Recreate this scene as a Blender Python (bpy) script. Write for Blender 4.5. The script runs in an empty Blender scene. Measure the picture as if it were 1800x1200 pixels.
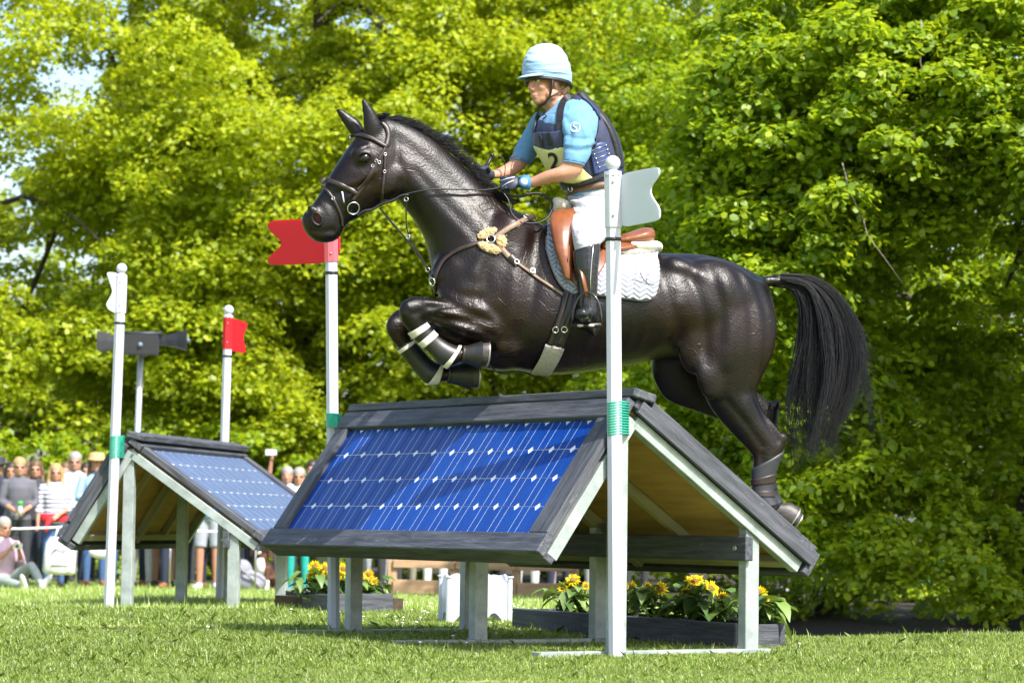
import bpy, bmesh, math, random
import numpy as np
from mathutils import Vector, Matrix
from mathutils.bvhtree import BVHTree
rnd = random.Random(7)
rng = np.random.default_rng(11)
SC = bpy.context.scene
COL = SC.collection

# ------------------------------------------------------------------ camera
FPX = 5000.0                       # focal length in pixels of an 1800 px wide frame
CAM = Vector((0.0, 0.0, 0.5975))
PITCH, ROLL = 0.0643, 0.0128
_F = Vector((0, math.cos(PITCH), math.sin(PITCH)))
_U0 = Vector((0, -math.sin(PITCH), math.cos(PITCH)))
_R0 = Vector((1, 0, 0))
_R = _R0 * math.cos(ROLL) + _U0 * math.sin(ROLL)
_U = -_R0 * math.sin(ROLL) + _U0 * math.cos(ROLL)
cam = bpy.data.cameras.new('camera')
cam.sensor_width = 36.0
cam.lens = 36.0 * FPX / 1800.0
cam.clip_start, cam.clip_end = 0.1, 2000.0
cam.dof.use_dof = True
cam.dof.focus_distance = 14.2
cam.dof.aperture_fstop = 4.8
camo = bpy.data.objects.new('camera', cam)
camo.matrix_world = Matrix((
    (_R.x, _U.x, -_F.x, CAM.x), (_R.y, _U.y, -_F.y, CAM.y), (_R.z, _U.z, -_F.z, CAM.z), (0, 0, 0, 1)))
COL.objects.link(camo)
SC.camera = camo

# ------------------------------------------------------------------ sky, sun, exposure
SUN_DIR = Vector((0.58, -0.70, 1.0)).normalized()        # towards the sun: high, right of and behind the camera
world = bpy.data.worlds.new('World')
SC.world = world
world.use_nodes = True
wn = world.node_tree.nodes
sky = wn.new('ShaderNodeTexSky')
sky.sky_type = 'NISHITA'
sky.sun_disc = False
sky.sun_elevation = math.asin(SUN_DIR.z)
sky.sun_rotation = math.atan2(SUN_DIR.x, SUN_DIR.y)
sky.air_density = 1.0
sky.dust_density = 2.5
sky.ozone_density = 1.0
wn['Background'].inputs['Strength'].default_value = 0.15
world.node_tree.links.new(sky.outputs[0], wn['Background'].inputs['Color'])
sun = bpy.data.lights.new('sun', 'SUN')
sun.energy = 4.3
sun.angle = math.radians(0.53)
sun.color = (1.0, 0.965, 0.90)
suno = bpy.data.objects.new('sun', sun)
suno.rotation_euler = (-SUN_DIR).to_track_quat('-Z', 'Y').to_euler()
suno.location = (20, -10, 40)
COL.objects.link(suno)
SC.view_settings.view_transform = 'Standard'
SC.view_settings.look = 'None'
SC.view_settings.gamma = 1.0
SC.view_settings.use_curve_mapping = False
SC.view_settings.exposure = 1.14
SC.cycles.max_bounces = 6
SC.cycles.diffuse_bounces = 4
SC.cycles.glossy_bounces = 3
SC.cycles.transmission_bounces = 4
SC.cycles.transparent_max_bounces = 6
SC.cycles.caustics_reflective = False
SC.cycles.caustics_refractive = False
SC.cycles.use_denoising = True

# ------------------------------------------------------------------ survey helpers
def ray(u, v):
    return (_F + _R * ((u - 900) / FPX) - _U * ((v - 600) / FPX)).normalized()
def at(u, v, Y):                   # point at distance Y (world y) seen at photo pixel u, v
    d = ray(u, v)
    return CAM + d * ((Y - CAM.y) / d.y)
def onplane(u, v, P0, N):
    d = ray(u, v)
    return CAM + d * ((P0 - CAM).dot(N) / d.dot(N))
def sstep(a, b, x):
    t = np.clip((x - a) / (b - a), 0, 1)
    return t * t * (3 - 2 * t)
def gz(x, y):                      # height of the ground
    x = np.asarray(x, float); y = np.asarray(y, float)
    z = -0.30 * sstep(18, 38, y)
    z = z + 0.012 * np.sin(x * 1.7 + 0.6) * np.cos(y * 1.1) * sstep(8, 10, y)
    z = z - 0.03 * (1 - sstep(12.2, 13.1, y))
    right = sstep(1.15, 1.75, x) * sstep(15.2, 18.5, y) * (1 - sstep(27, 33, y))
    z = z - 0.55 * right
    z = z + 0.035 * sstep(1.6, 3.0, x) * (1 - sstep(15.5, 17, y))
    return z
def G(x, y, dz=0.0):
    return Vector((x, y, float(gz(x, y)) + dz))
def ground_hit(u, v):
    d = ray(u, v); a = 8.0
    for i in range(4000):
        p = CAM + d * a
        if p.z <= float(gz(p.x, p.y)): return p
        a += 0.01 + 0.0005 * i
    return p

# ------------------------------------------------------------------ materials
MATS = {}
def new_mat(name):
    m = bpy.data.materials.new(name); m.use_nodes = True
    nt = m.node_tree
    return m, nt, nt.nodes['Principled BSDF']
def mat(name, col, rough=0.6, metal=0.0, var=0.12, scale=14.0, bump=0.0, bscale=None, stretch=(1, 1, 1), spec=0.5, col2=None, coat=0.0, sheen=0.0, detail=6.0, contrast=None, bd=0.004):
    if name in MATS: return MATS[name]
    m, nt, b = new_mat(name); N = nt.nodes; L = nt.links
    tc = N.new('ShaderNodeTexCoord'); mp = N.new('ShaderNodeMapping')
    mp.inputs['Scale'].default_value = stretch
    L.new(tc.outputs['Object'], mp.inputs['Vector'])
    nz = N.new('ShaderNodeTexNoise'); nz.inputs['Scale'].default_value = scale; nz.inputs['Detail'].default_value = detail
    nz.inputs['Roughness'].default_value = 0.62
    L.new(mp.outputs[0], nz.inputs['Vector'])
    cr = N.new('ShaderNodeValToRGB')
    lo, hi = contrast or (0.3, 0.7)
    cr.color_ramp.elements[0].position = lo; cr.color_ramp.elements[1].position = hi
    c = Vector(col)
    c2 = Vector(col2) if col2 else c * (1 + var)
    c1 = c if col2 else c * (1 - var)
    cr.color_ramp.elements[0].color = (*c1, 1); cr.color_ramp.elements[1].color = (*c2, 1)
    L.new(nz.outputs['Fac'], cr.inputs['Fac']); L.new(cr.outputs[0], b.inputs['Base Color'])
    b.inputs['Roughness'].default_value = rough; b.inputs['Metallic'].default_value = metal
    b.inputs['Specular IOR Level'].default_value = spec
    b.inputs['Coat Weight'].default_value = coat
    b.inputs['Sheen Weight'].default_value = sheen
    mr = N.new('ShaderNodeMapRange'); mr.inputs['To Min'].default_value = max(0.02, rough - 0.1); mr.inputs['To Max'].default_value = min(1, rough + 0.1)
    L.new(nz.outputs['Fac'], mr.inputs['Value']); L.new(mr.outputs[0], b.inputs['Roughness'])
    if bump:
        n2 = N.new('ShaderNodeTexNoise'); n2.inputs['Scale'].default_value = bscale or scale * 3; n2.inputs['Detail'].default_value = 4
        L.new(mp.outputs[0], n2.inputs['Vector'])
        bp = N.new('ShaderNodeBump'); bp.inputs['Strength'].default_value = min(1, bump); bp.inputs['Distance'].default_value = bd
        L.new(n2.outputs['Fac'], bp.inputs['Height']); L.new(bp.outputs[0], b.inputs['Normal'])
    MATS[name] = m
    return m

# ------------------------------------------------------------------ mesh helpers
TMPS = bpy.data.scenes.new('workbench')
class MB:
    """collects geometry in world space; build() links it as one mesh object"""
    def __init__(s): s.v = []; s.f = []; s.mi = []; s.cur = 0
    def add(s, vs, fs):
        o = len(s.v); s.v += [tuple(p) for p in vs]
        s.f += [tuple(i + o for i in f) for f in fs]; s.mi += [s.cur] * len(fs)
        return s
    def rings(s, R, cap=True, closed=True, hard=False):
        n = len(R[0]); vs = [p for r in R for p in r]; fs = []
        for i in range(len(R) - 1):
            for j in range(n if closed else n - 1):
                k = (j + 1) % n
                fs.append((i * n + j, i * n + k, (i + 1) * n + k, (i + 1) * n + j))
        if cap and closed:
            for i, flip in ((0, True), (len(R) - 1, False)):
                c = sum((Vector(p) for p in R[i]), Vector()) / n
                vs.append(c); ci = len(vs) - 1
                if hard:                      # crisp rim: the cap has corners of its own
                    vs += [Vector(p) for p in R[i]]
                    for j in range(n):
                        k = (j + 1) % n
                        fs.append((ci, ci + 1 + k, ci + 1 + j) if flip else (ci, ci + 1 + j, ci + 1 + k))
                    continue
                for j in range(n):
                    k = (j + 1) % n
                    fs.append((ci, i * n + k, i * n + j) if flip else (ci, i * n + j, i * n + k))
        return s.add(vs, fs)
    def tube(s, pts, rad, n=8, cap=True, flat=1.0, up=None):
        pts = [Vector(p) for p in pts]
        if not hasattr(rad, '__len__'): rad = [rad] * len(pts)
        R = []; prev = None
        for i, p in enumerate(pts):
            t = (pts[min(i + 1, len(pts) - 1)] - pts[max(i - 1, 0)])
            t = t.normalized() if t.length > 1e-9 else Vector((0, 0, 1))
            a = up.copy() if up is not None else (prev if prev is not None else (Vector((0, 0, 1)) if abs(t.z) < 0.9 else Vector((1, 0, 0))))
            a = a - t * a.dot(t)
            if a.length < 1e-6: a = t.orthogonal()
            a.normalize(); b = t.cross(a); prev = a
            R.append([p + (a * math.cos(2 * math.pi * k / n) * flat + b * math.sin(2 * math.pi * k / n)) * rad[i] for k in range(n)])
        return s.rings(R, cap)
    def ball(s, c, r, ax=None, nu=14, nv=9):
        c = Vector(c); r = r if hasattr(r, '__len__') else (r, r, r)
        ax = ax or (Vector((1, 0, 0)), Vector((0, 1, 0)), Vector((0, 0, 1)))
        R = []
        for i in range(nv + 1):
            ph = math.pi * (i + 0.02 if i == 0 else i - 0.02 if i == nv else i) / nv
            R.append([c + ax[0] * (r[0] * math.sin(ph) * math.cos(2 * math.pi * j / nu)) + ax[1] * (r[1] * math.sin(ph) * math.sin(2 * math.pi * j / nu)) + ax[2] * (r[2] * math.cos(ph)) for j in range(nu)])
        return s.rings(R)
    def prism(s, poly, off):      # polygon (world points) extruded by the vector off
        n = len(poly); off = Vector(off)
        vs = [Vector(p) for p in poly] + [Vector(p) + off for p in poly]
        fs = [tuple(range(n))[::-1], tuple(range(n, 2 * n))] + [(i, (i + 1) % n, (i + 1) % n + n, i + n) for i in range(n)]
        return s.add(vs, fs)
    def box(s, c, h, ax=None):
        ax = ax or (Vector((1, 0, 0)), Vector((0, 1, 0)), Vector((0, 0, 1))); c = Vector(c)
        vs = [c + ax[0] * (h[0] * i) + ax[1] * (h[1] * j) + ax[2] * (h[2] * k) for i in (-1, 1) for j in (-1, 1) for k in (-1, 1)]
        return s.add(vs, [(0, 1, 3, 2), (4, 6, 7, 5), (0, 4, 5, 1), (2, 3, 7, 6), (0, 2, 6, 4), (1, 5, 7, 3)])
    def sheet(s, grid, thick=0.0, normals=None):   # grid[i][j] of points, given a thickness
        n = len(grid[0]); m = len(grid)
        vs = [Vector(p) for r in grid for p in r]
        fs = [(i * n + j, i * n + j + 1, (i + 1) * n + j + 1, (i + 1) * n + j) for i in range(m - 1) for j in range(n - 1)]
        if thick:
            nn = [Vector() for _ in vs]
            for f in fs:
                k = (vs[f[2]] - vs[f[0]]).cross(vs[f[3]] - vs[f[1]])
                for i in f: nn[i] += k
            o = len(vs); vs += [p + (q.normalized() if q.length else q) * thick for p, q in zip(vs, nn)]
            fs += [tuple(i + o for i in f[::-1]) for f in fs[:]]
            edge = [(0, j) for j in range(n)] + [(i, n - 1) for i in range(1, m)] + [(m - 1, j) for j in range(n - 2, -1, -1)] + [(i, 0) for i in range(m - 2, 0, -1)]
            ed = [i * n + j for i, j in edge]
            for a in range(len(ed)):
                p, q = ed[a], ed[(a + 1) % len(ed)]
                fs.append((q, p, p + o, q + o))
        return s.add(vs, fs)
    def mesh(s, name, base=Vector((0, 0, 0)), smooth=True):
        me = bpy.data.meshes.new(name)
        b = Vector(base)
        me.from_pydata([(p[0] - b.x, p[1] - b.y, p[2] - b.z) for p in s.v], [], s.f)
        me.polygons.foreach_set('use_smooth', [smooth] * len(me.polygons))
        if any(s.mi): me.polygons.foreach_set('material_index', s.mi)
        me.update()
        return me
    def fuse(s, name, base=Vector((0, 0, 0)), voxel=0.012, smooth=4, factor=0.5):
        """one continuous surface out of overlapping closed pieces"""
        me = s.mesh(name + '_raw', base)
        bm = bmesh.new(); bm.from_mesh(me); bmesh.ops.recalc_face_normals(bm, faces=bm.faces); bm.to_mesh(me); bm.free()
        o = bpy.data.objects.new('tmp', me); TMPS.collection.objects.link(o)
        md = o.modifiers.new('r', 'REMESH'); md.mode = 'VOXEL'; md.voxel_size = voxel; md.use_smooth_shade = True
        if smooth:
            sm = o.modifiers.new('s', 'SMOOTH'); sm.iterations = smooth; sm.factor = factor
        vl = TMPS.view_layers[0]; vl.update(); dg = vl.depsgraph
        r = bpy.data.meshes.new_from_object(o.evaluated_get(dg)); r.name = name
        r.polygons.foreach_set('use_smooth', [True] * len(r.polygons))
        bpy.data.objects.remove(o); bpy.data.meshes.remove(me)
        return r
    def build(s, name, m, parent=None, smooth=True, fuse=None):
        base = wloc(parent) if parent is not None else Vector((0, 0, 0))
        me = s.fuse(name, base, **fuse) if fuse else s.mesh(name, base, smooth)
        return link(name, me, m, parent)
ORG = {}
def wloc(o):
    return ORG.get(o.name, Vector((0, 0, 0)))
def link(name, me, m, parent=None):
    for x in (m if isinstance(m, (list, tuple)) else [m]): 
        if x is not None: me.materials.append(x)
    o = bpy.data.objects.new(name, me); COL.objects.link(o)
    if parent is not None:
        o.parent = parent; ORG[o.name] = wloc(parent)
    return o
def tag(o, label, cat, group=None):
    o['label'] = label; o['category'] = cat
    if group: o['group'] = group
    return o
def thing(name, loc, label, cat, group=None):
    o = bpy.data.objects.new(name, None); o.location = loc; o.empty_display_size = 0.1
    COL.objects.link(o); ORG[o.name] = Vector(loc)
    return tag(o, label, cat, group)
def structure(o): o['kind'] = 'structure'; return o
_bc = {}
def beam_mesh(l, w, h, bev):
    k = (round(l, 4), round(w, 4), round(h, 4), bev)
    if k in _bc: return _bc[k]
    bm = bmesh.new(); bmesh.ops.create_cube(bm, size=1.0)
    bmesh.ops.scale(bm, vec=(l, w, h), verts=bm.verts)
    if bev: bmesh.ops.bevel(bm, geom=list(bm.edges), offset=bev, segments=1, affect='EDGES')
    me = bpy.data.meshes.new('beam'); bm.to_mesh(me); bm.free(); _bc[k] = me
    return me
def beam(name, p0, p1, w, h, up, m, parent, bev=0.003, shift=None):
    """timber or steel section from p0 to p1 (world), w across, h along 'up'; its own local axes carry the grain"""
    p0 = Vector(p0); p1 = Vector(p1); x = (p1 - p0).normalized(); up = Vector(up)
    z = (up - x * up.dot(x)).normalized(); y = z.cross(x)
    me = beam_mesh((p1 - p0).length, w, h, bev).copy(); me.name = name
    me.materials.append(m)
    o = bpy.data.objects.new(name, me); COL.objects.link(o); o.parent = parent
    c = (p0 + p1) / 2 - wloc(parent)
    o.matrix_basis = Matrix(((x.x, y.x, z.x, c.x), (x.y, y.y, z.y, c.y), (x.z, y.z, z.z, c.z), (0, 0, 0, 1)))
    ORG[o.name] = (p0 + p1) / 2
    return o
# ================================================================== ground
def axis(spans):
    out = []
    for a, b, st in spans: out += list(np.arange(a, b, st))
    return np.array(out)
gx = axis([(-400, -40, 30), (-40, -12, 4), (-12, -4, 0.4), (-4, 4, 0.12), (4, 12, 0.4), (12, 40, 4), (40, 401, 30)])
gy = axis([(-60, 6, 6), (6, 10, 0.5), (10, 20, 0.12), (20, 42, 0.3), (42, 80, 4), (80, 701, 40)])
XX, YY = np.meshgrid(gx, gy)
ZZ = gz(XX, YY)
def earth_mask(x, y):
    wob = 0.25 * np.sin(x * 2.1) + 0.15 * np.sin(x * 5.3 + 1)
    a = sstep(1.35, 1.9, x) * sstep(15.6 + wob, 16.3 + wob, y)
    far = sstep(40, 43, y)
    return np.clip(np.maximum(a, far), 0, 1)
me = bpy.data.meshes.new('ground')
nx, ny = len(gx), len(gy)
vs = np.stack([XX, YY, ZZ], -1).reshape(-1, 3)
ii, jj = np.meshgrid(np.arange(ny - 1), np.arange(nx - 1), indexing='ij')
a = (ii * nx + jj).ravel()
fs = np.stack([a, a + 1, a + nx + 1, a + nx], -1)
def np_mesh(name, V, Fq, k):
    me = bpy.data.meshes.new(name)
    me.vertices.add(len(V)); me.vertices.foreach_set('co', np.ascontiguousarray(V, dtype=np.float32).ravel())
    nf = len(Fq)
    me.loops.add(nf * k); me.loops.foreach_set('vertex_index', np.ascontiguousarray(Fq, dtype=np.int32).ravel())
    me.polygons.add(nf); me.polygons.foreach_set('loop_start', np.arange(0, nf * k, k, dtype=np.int32))
    try: me.polygons.foreach_set('loop_total', np.full(nf, k, dtype=np.int32))
    except Exception: pass
    me.update(calc_edges=True); me.validate()
    return me
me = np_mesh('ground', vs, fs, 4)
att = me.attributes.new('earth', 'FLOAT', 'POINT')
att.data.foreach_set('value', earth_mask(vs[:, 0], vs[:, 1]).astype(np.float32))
def dry_mask(x, y):
    d = 0
    for cx, cy, rx, ry in ((-2.25, 15.9, .42, .20), (-1.95, 15.55, .34, .12), (1.7, 11.5, .4, .14), (-0.1, 11.3, .35, .1), (2.0, 13.6, .3, .15)):
        d = d + np.exp(-(((x - cx) / rx) ** 2 + ((y - cy) / ry) ** 2))
    return np.clip(d, 0, 1)
att = me.attributes.new('dry', 'FLOAT', 'POINT'); att.data.foreach_set('value', dry_mask(vs[:, 0], vs[:, 1]).astype(np.float32))
me.polygons.foreach_set('use_smooth', [True] * len(me.polygons))
m, nt, b = new_mat('lawn_soil'); N = nt.nodes; L = nt.links
tc = N.new('ShaderNodeTexCoord')
n1 = N.new('ShaderNodeTexNoise'); n1.inputs['Scale'].default_value = 1.1; n1.inputs['Detail'].default_value = 5
n2 = N.new('ShaderNodeTexNoise'); n2.inputs['Scale'].default_value = 22; n2.inputs['Detail'].default_value = 6
for n in (n1, n2): L.new(tc.outputs['Object'], n.inputs['Vector'])
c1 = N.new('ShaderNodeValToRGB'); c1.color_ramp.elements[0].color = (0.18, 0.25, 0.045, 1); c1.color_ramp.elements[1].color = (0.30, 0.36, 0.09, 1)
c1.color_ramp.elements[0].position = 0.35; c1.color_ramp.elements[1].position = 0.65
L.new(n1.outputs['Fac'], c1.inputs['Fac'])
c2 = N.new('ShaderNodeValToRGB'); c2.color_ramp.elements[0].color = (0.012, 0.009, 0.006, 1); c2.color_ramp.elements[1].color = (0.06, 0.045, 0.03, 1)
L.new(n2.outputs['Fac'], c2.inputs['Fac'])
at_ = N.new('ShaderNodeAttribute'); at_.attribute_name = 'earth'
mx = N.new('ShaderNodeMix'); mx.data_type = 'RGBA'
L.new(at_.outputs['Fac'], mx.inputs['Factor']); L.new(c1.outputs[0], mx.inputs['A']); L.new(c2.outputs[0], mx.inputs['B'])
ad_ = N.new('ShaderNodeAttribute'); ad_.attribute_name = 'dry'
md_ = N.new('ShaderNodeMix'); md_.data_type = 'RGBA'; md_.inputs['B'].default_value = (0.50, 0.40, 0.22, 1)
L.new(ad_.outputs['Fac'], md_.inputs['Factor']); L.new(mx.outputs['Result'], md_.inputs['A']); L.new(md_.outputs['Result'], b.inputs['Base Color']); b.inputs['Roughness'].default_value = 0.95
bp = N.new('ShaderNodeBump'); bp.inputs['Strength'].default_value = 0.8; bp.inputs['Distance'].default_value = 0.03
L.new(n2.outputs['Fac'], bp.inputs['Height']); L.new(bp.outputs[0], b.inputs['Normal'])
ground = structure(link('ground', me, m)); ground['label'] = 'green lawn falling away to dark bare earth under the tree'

# ------------------------------------------------------------------ leaf and blade materials
def leaf_mat(name, cols, trans=0.5, tcol=(0.45, 0.5, 0.03), rough=0.5, gloss=0.022):
    m = bpy.data.materials.new(name); m.use_nodes = True; nt = m.node_tree; N = nt.nodes; L = nt.links
    N.remove(N['Principled BSDF']); out = N['Material Output']
    g = N.new('ShaderNodeNewGeometry')
    cr = N.new('ShaderNodeValToRGB'); el = cr.color_ramp.elements
    while len(el) < len(cols): el.new(0.5)
    for i, (p, c) in enumerate(cols): el[i].position = p; el[i].color = (*c, 1)
    L.new(g.outputs['Random Per Island'], cr.inputs['Fac'])
    df = N.new('ShaderNodeBsdfDiffuse'); tr = N.new('ShaderNodeBsdfTranslucent'); gl = N.new('ShaderNodeBsdfGlossy')
    gl.inputs['Roughness'].default_value = rough; gl.inputs['Color'].default_value = (1, 1, 1, 1)
    L.new(cr.outputs[0], df.inputs['Color'])
    mm = N.new('ShaderNodeMix'); mm.data_type = 'RGBA'; mm.inputs['Factor'].default_value = 0.55
    mm.inputs['B'].default_value = (*tcol, 1)
    L.new(cr.outputs[0], mm.inputs['A']); L.new(mm.outputs['Result'], tr.inputs['Color'])
    m1 = N.new('ShaderNodeMixShader'); m1.inputs[0].default_value = trans
    L.new(df.outputs[0], m1.inputs[1]); L.new(tr.outputs[0], m1.inputs[2])
    m2 = N.new('ShaderNodeMixShader'); m2.inputs[0].default_value = gloss
    L.new(m1.outputs[0], m2.inputs[1]); L.new(gl.outputs[0], m2.inputs[2])
    L.new(m2.outputs[0], out.inputs['Surface'])
    return m
GRASS = leaf_mat('grass_blade', [(0.0, (0.13, 0.23, 0.025)), (0.45, (0.27, 0.39, 0.055)), (0.75, (0.40, 0.50, 0.11)), (0.9, (0.56, 0.60, 0.26)), (1.0, (0.68, 0.68, 0.42))], 0.38, (0.42, 0.56, 0.08), 0.4, 0.05)
LEAF_A = leaf_mat('lime_leaf', [(0.0, (0.20, 0.30, 0.009)), (0.5, (0.36, 0.45, 0.014)), (1.0, (0.52, 0.57, 0.025))], 0.58, (0.66, 0.70, 0.02))
LEAF_B = leaf_mat('beech_leaf', [(0.0, (0.11, 0.21, 0.007)), (0.55, (0.23, 0.35, 0.011)), (1.0, (0.42, 0.50, 0.018))], 0.56, (0.56, 0.66, 0.015))
LEAF_C = leaf_mat('far_leaf', [(0.0, (0.12, 0.20, 0.008)), (1.0, (0.32, 0.40, 0.014))], 0.56, (0.58, 0.64, 0.018))
BARK = mat('bark', (0.055, 0.045, 0.035), 0.95, var=0.5, scale=9, bump=1, bscale=30, stretch=(1, 1, 0.25))
TWIG = mat('pale_twig', (0.22, 0.19, 0.15), 0.9, var=0.3, scale=9)

# ------------------------------------------------------------------ grass
def grass_patch(y0, y1, dens, hmin, hmax, w, seg, bend=0.42):
    xw = lambda y: 0.18 * y * 1.18 + 0.5
    A = (y1 - y0) * 2 * xw((y0 + y1) / 2) ; n = int(A * dens * 1.3)
    y = rng.uniform(y0, y1, n); x = rng.uniform(-1, 1, n) * xw(y1)
    k = (np.abs(x) < xw(y)) & (earth_mask(x, y) < rng.uniform(0.15, 0.6, n))
    # tufts: thin out by a wavy density
    dn = 0.78 + 0.22 * np.sin(x * 3.1 + 2 * np.sin(y * 1.3)) * np.sin(y * 2.7 + 1.5 * np.sin(x * 1.9))
    k &= (rng.uniform(0, 1, n) < dn + 0.25) & (rng.uniform(0, 1, n) > 0.7 * dry_mask(x, y))
    x, y, dn = x[k], y[k], dn[k]; n = len(x)
    z = gz(x, y) - 0.004
    h = rng.uniform(hmin, hmax, n) * (0.7 + 0.5 * dn) * np.where(rng.uniform(0, 1, n) < 0.02, 1.8, 1.0)
    # worn, dry and mown-short spots
    worn = dry_mask(x, y)
    h *= 1 - 0.6 * np.clip(worn, 0, 1)
    az = rng.uniform(0, 2 * np.pi, n); ln = rng.normal(0, bend, n)
    dx, dy = np.cos(az), np.sin(az)
    base = np.stack([x, y, z], -1)
    side = np.stack([-dy, dx, np.zeros(n)], -1) * (w * rng.uniform(0.6, 1.2, n))[:, None]
    # blades turn a little towards the viewer so that they show their width
    lean = np.stack([dx, dy, np.zeros(n)], -1) * (ln * h)[:, None]
    up = np.zeros((n, 3)); up[:, 2] = h
    tip = base + up * (1 - 0.25 * np.abs(ln))[:, None] + lean
    if seg == 1:
        V = np.stack([base - side, base + side, tip], 1).reshape(-1, 3)
        F = np.arange(3 * n).reshape(-1, 3)
        return V, F, 3
    mid = base + up * 0.55 + lean * 0.28
    V = np.stack([base - side, base + side, mid + side * 0.8, tip, mid - side * 0.8], 1).reshape(-1, 3)
    F = np.arange(5 * n).reshape(-1, 5)
    return V, F, 5
def grass_obj(name, label, specs):
    V, F, k = [], [], specs[0][-1]; o = 0
    for s in specs:
        v, f, kk = grass_patch(*s[:-2], seg=s[-2]); V.append(v); F.append(f + o); o += len(v)
    me = np_mesh(name, np.concatenate(V), np.concatenate(F), kk)
    g = link(name, me, GRASS); g['kind'] = 'stuff'; g['label'] = label; g['category'] = 'grass'
    return g
grass_obj('grass', 'short sunlit lawn grass around the jumps', [(10.2, 12.2, 17000, 0.010, 0.026, 0.0011, 2, 0), (12.2, 15.2, 12000, 0.012, 0.034, 0.0013, 2, 0), (15.2, 19.0, 5000, 0.016, 0.042, 0.0022, 2, 0)])
grass_obj('grass', 'blurred lawn grass before the spectators', [(19.0, 26.0, 1300, 0.025, 0.06, 0.0055, 1, 0), (26.0, 41.0, 520, 0.03, 0.07, 0.010, 1, 0)])
# daisies scattered in the lawn
def daisies():
    mb = MB()
    for i in range(70):
        y = rnd.uniform(13.5, 24); x = rnd.uniform(-0.19, 0.19) * y
        if i > 30: x = rnd.uniform(-0.9, 0.2); y = rnd.uniform(15.5, 21)
        if earth_mask(np.array(x), np.array(y)) > 0.3: continue
        z = float(gz(x, y)) + rnd.uniform(0.03, 0.05); r = rnd.uniform(0.007, 0.011)
        mb.tube([(x, y, z - 0.05), (x, y, z)], 0.0012, 4)
        mb.ball((x, y, z), (r, r, r * 0.45), nu=8, nv=4)
    o = mb.build('daisies', mat('daisy_white', (0.8, 0.8, 0.75), 0.8)); o['kind'] = 'stuff'; o['label'] = 'white daisies dotted over the lawn'; o['category'] = 'daisies'
daisies()

# ================================================================== trees
def leaves_mesh(name, C, Nn, size, hexa, asp=0.8):
    """C centres, Nn normals; every leaf is a small folded blade of its own"""
    n = len(C)
    t = rng.normal(size=(n, 3)); t -= Nn * (t * Nn).sum(1)[:, None]; t /= np.linalg.norm(t, axis=1)[:, None] + 1e-9
    s = np.cross(Nn, t)
    l = size * rng.uniform(0.5, 1.4, n); w = l * asp * rng.uniform(0.8, 1.1, n)
    l = l[:, None]; w = w[:, None]; drop = Nn * l * 0.16
    if hexa:
        V = np.stack([C - t * l * .5, C - t * l * .22 + s * w * .46 - drop * .6, C + t * l * .2 + s * w * .4 - drop * .6, C + t * l * .55 - drop, C + t * l * .2 - s * w * .4 - drop * .6, C - t * l * .22 - s * w * .46 - drop * .6], 1)
        F = np.arange(6 * n).reshape(-1, 3, 2)
        b = np.arange(n)[:, None] * 6
        F = np.concatenate([b + np.array([[0, 1, 2, 3]]), b + np.array([[0, 3, 4, 5]])], 0)
        return V.reshape(-1, 3), F, 4
    V = np.stack([C - t * l * .5, C + s * w * .5 - drop, C + t * l * .5 - drop * .5, C - s * w * .5 - drop], 1)
    return V.reshape(-1, 3), np.arange(4 * n).reshape(-1, 4), 4
def clump_leaves(cc, rad, per, flat=0.55, up=0.7):
    """oblate sprays of leaves: cc (k,3) centres, rad (k,) radii"""
    k = len(cc); idx = np.repeat(np.arange(k), per)
    d = rng.normal(size=(len(idx), 3)); d /= np.linalg.norm(d, axis=1)[:, None]
    d[:, 2] = np.where(rng.uniform(0, 1, len(idx)) < 0.72, np.abs(d[:, 2]), d[:, 2])
    r = rng.uniform(0.25, 1.0, len(idx)) ** 0.5
    P = cc[idx] + d * (rad[idx] * r)[:, None] * np.array([1, 1, flat])
    P[:, 2] -= 0.22 * rad[idx] * (d[:, 0] ** 2 + d[:, 1] ** 2) * r ** 2
    Nn = d * 0.55 + np.array([0, 0, up]) + rng.normal(size=d.shape) * 0.45
    Nn /= np.linalg.norm(Nn, axis=1)[:, None]
    return P, Nn
def wob(p, s, seed):
    q = p * s + seed
    return (np.sin(q[:, 0] * 1.3 + 2.1 * np.sin(q[:, 1] * .7)) + np.sin(q[:, 2] * 1.7 + 1.3 * np.sin(q[:, 0] * .9)) + np.sin(q[:, 1] * 1.1 + q[:, 2] * .8)) / 3
GAPS = []
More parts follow.
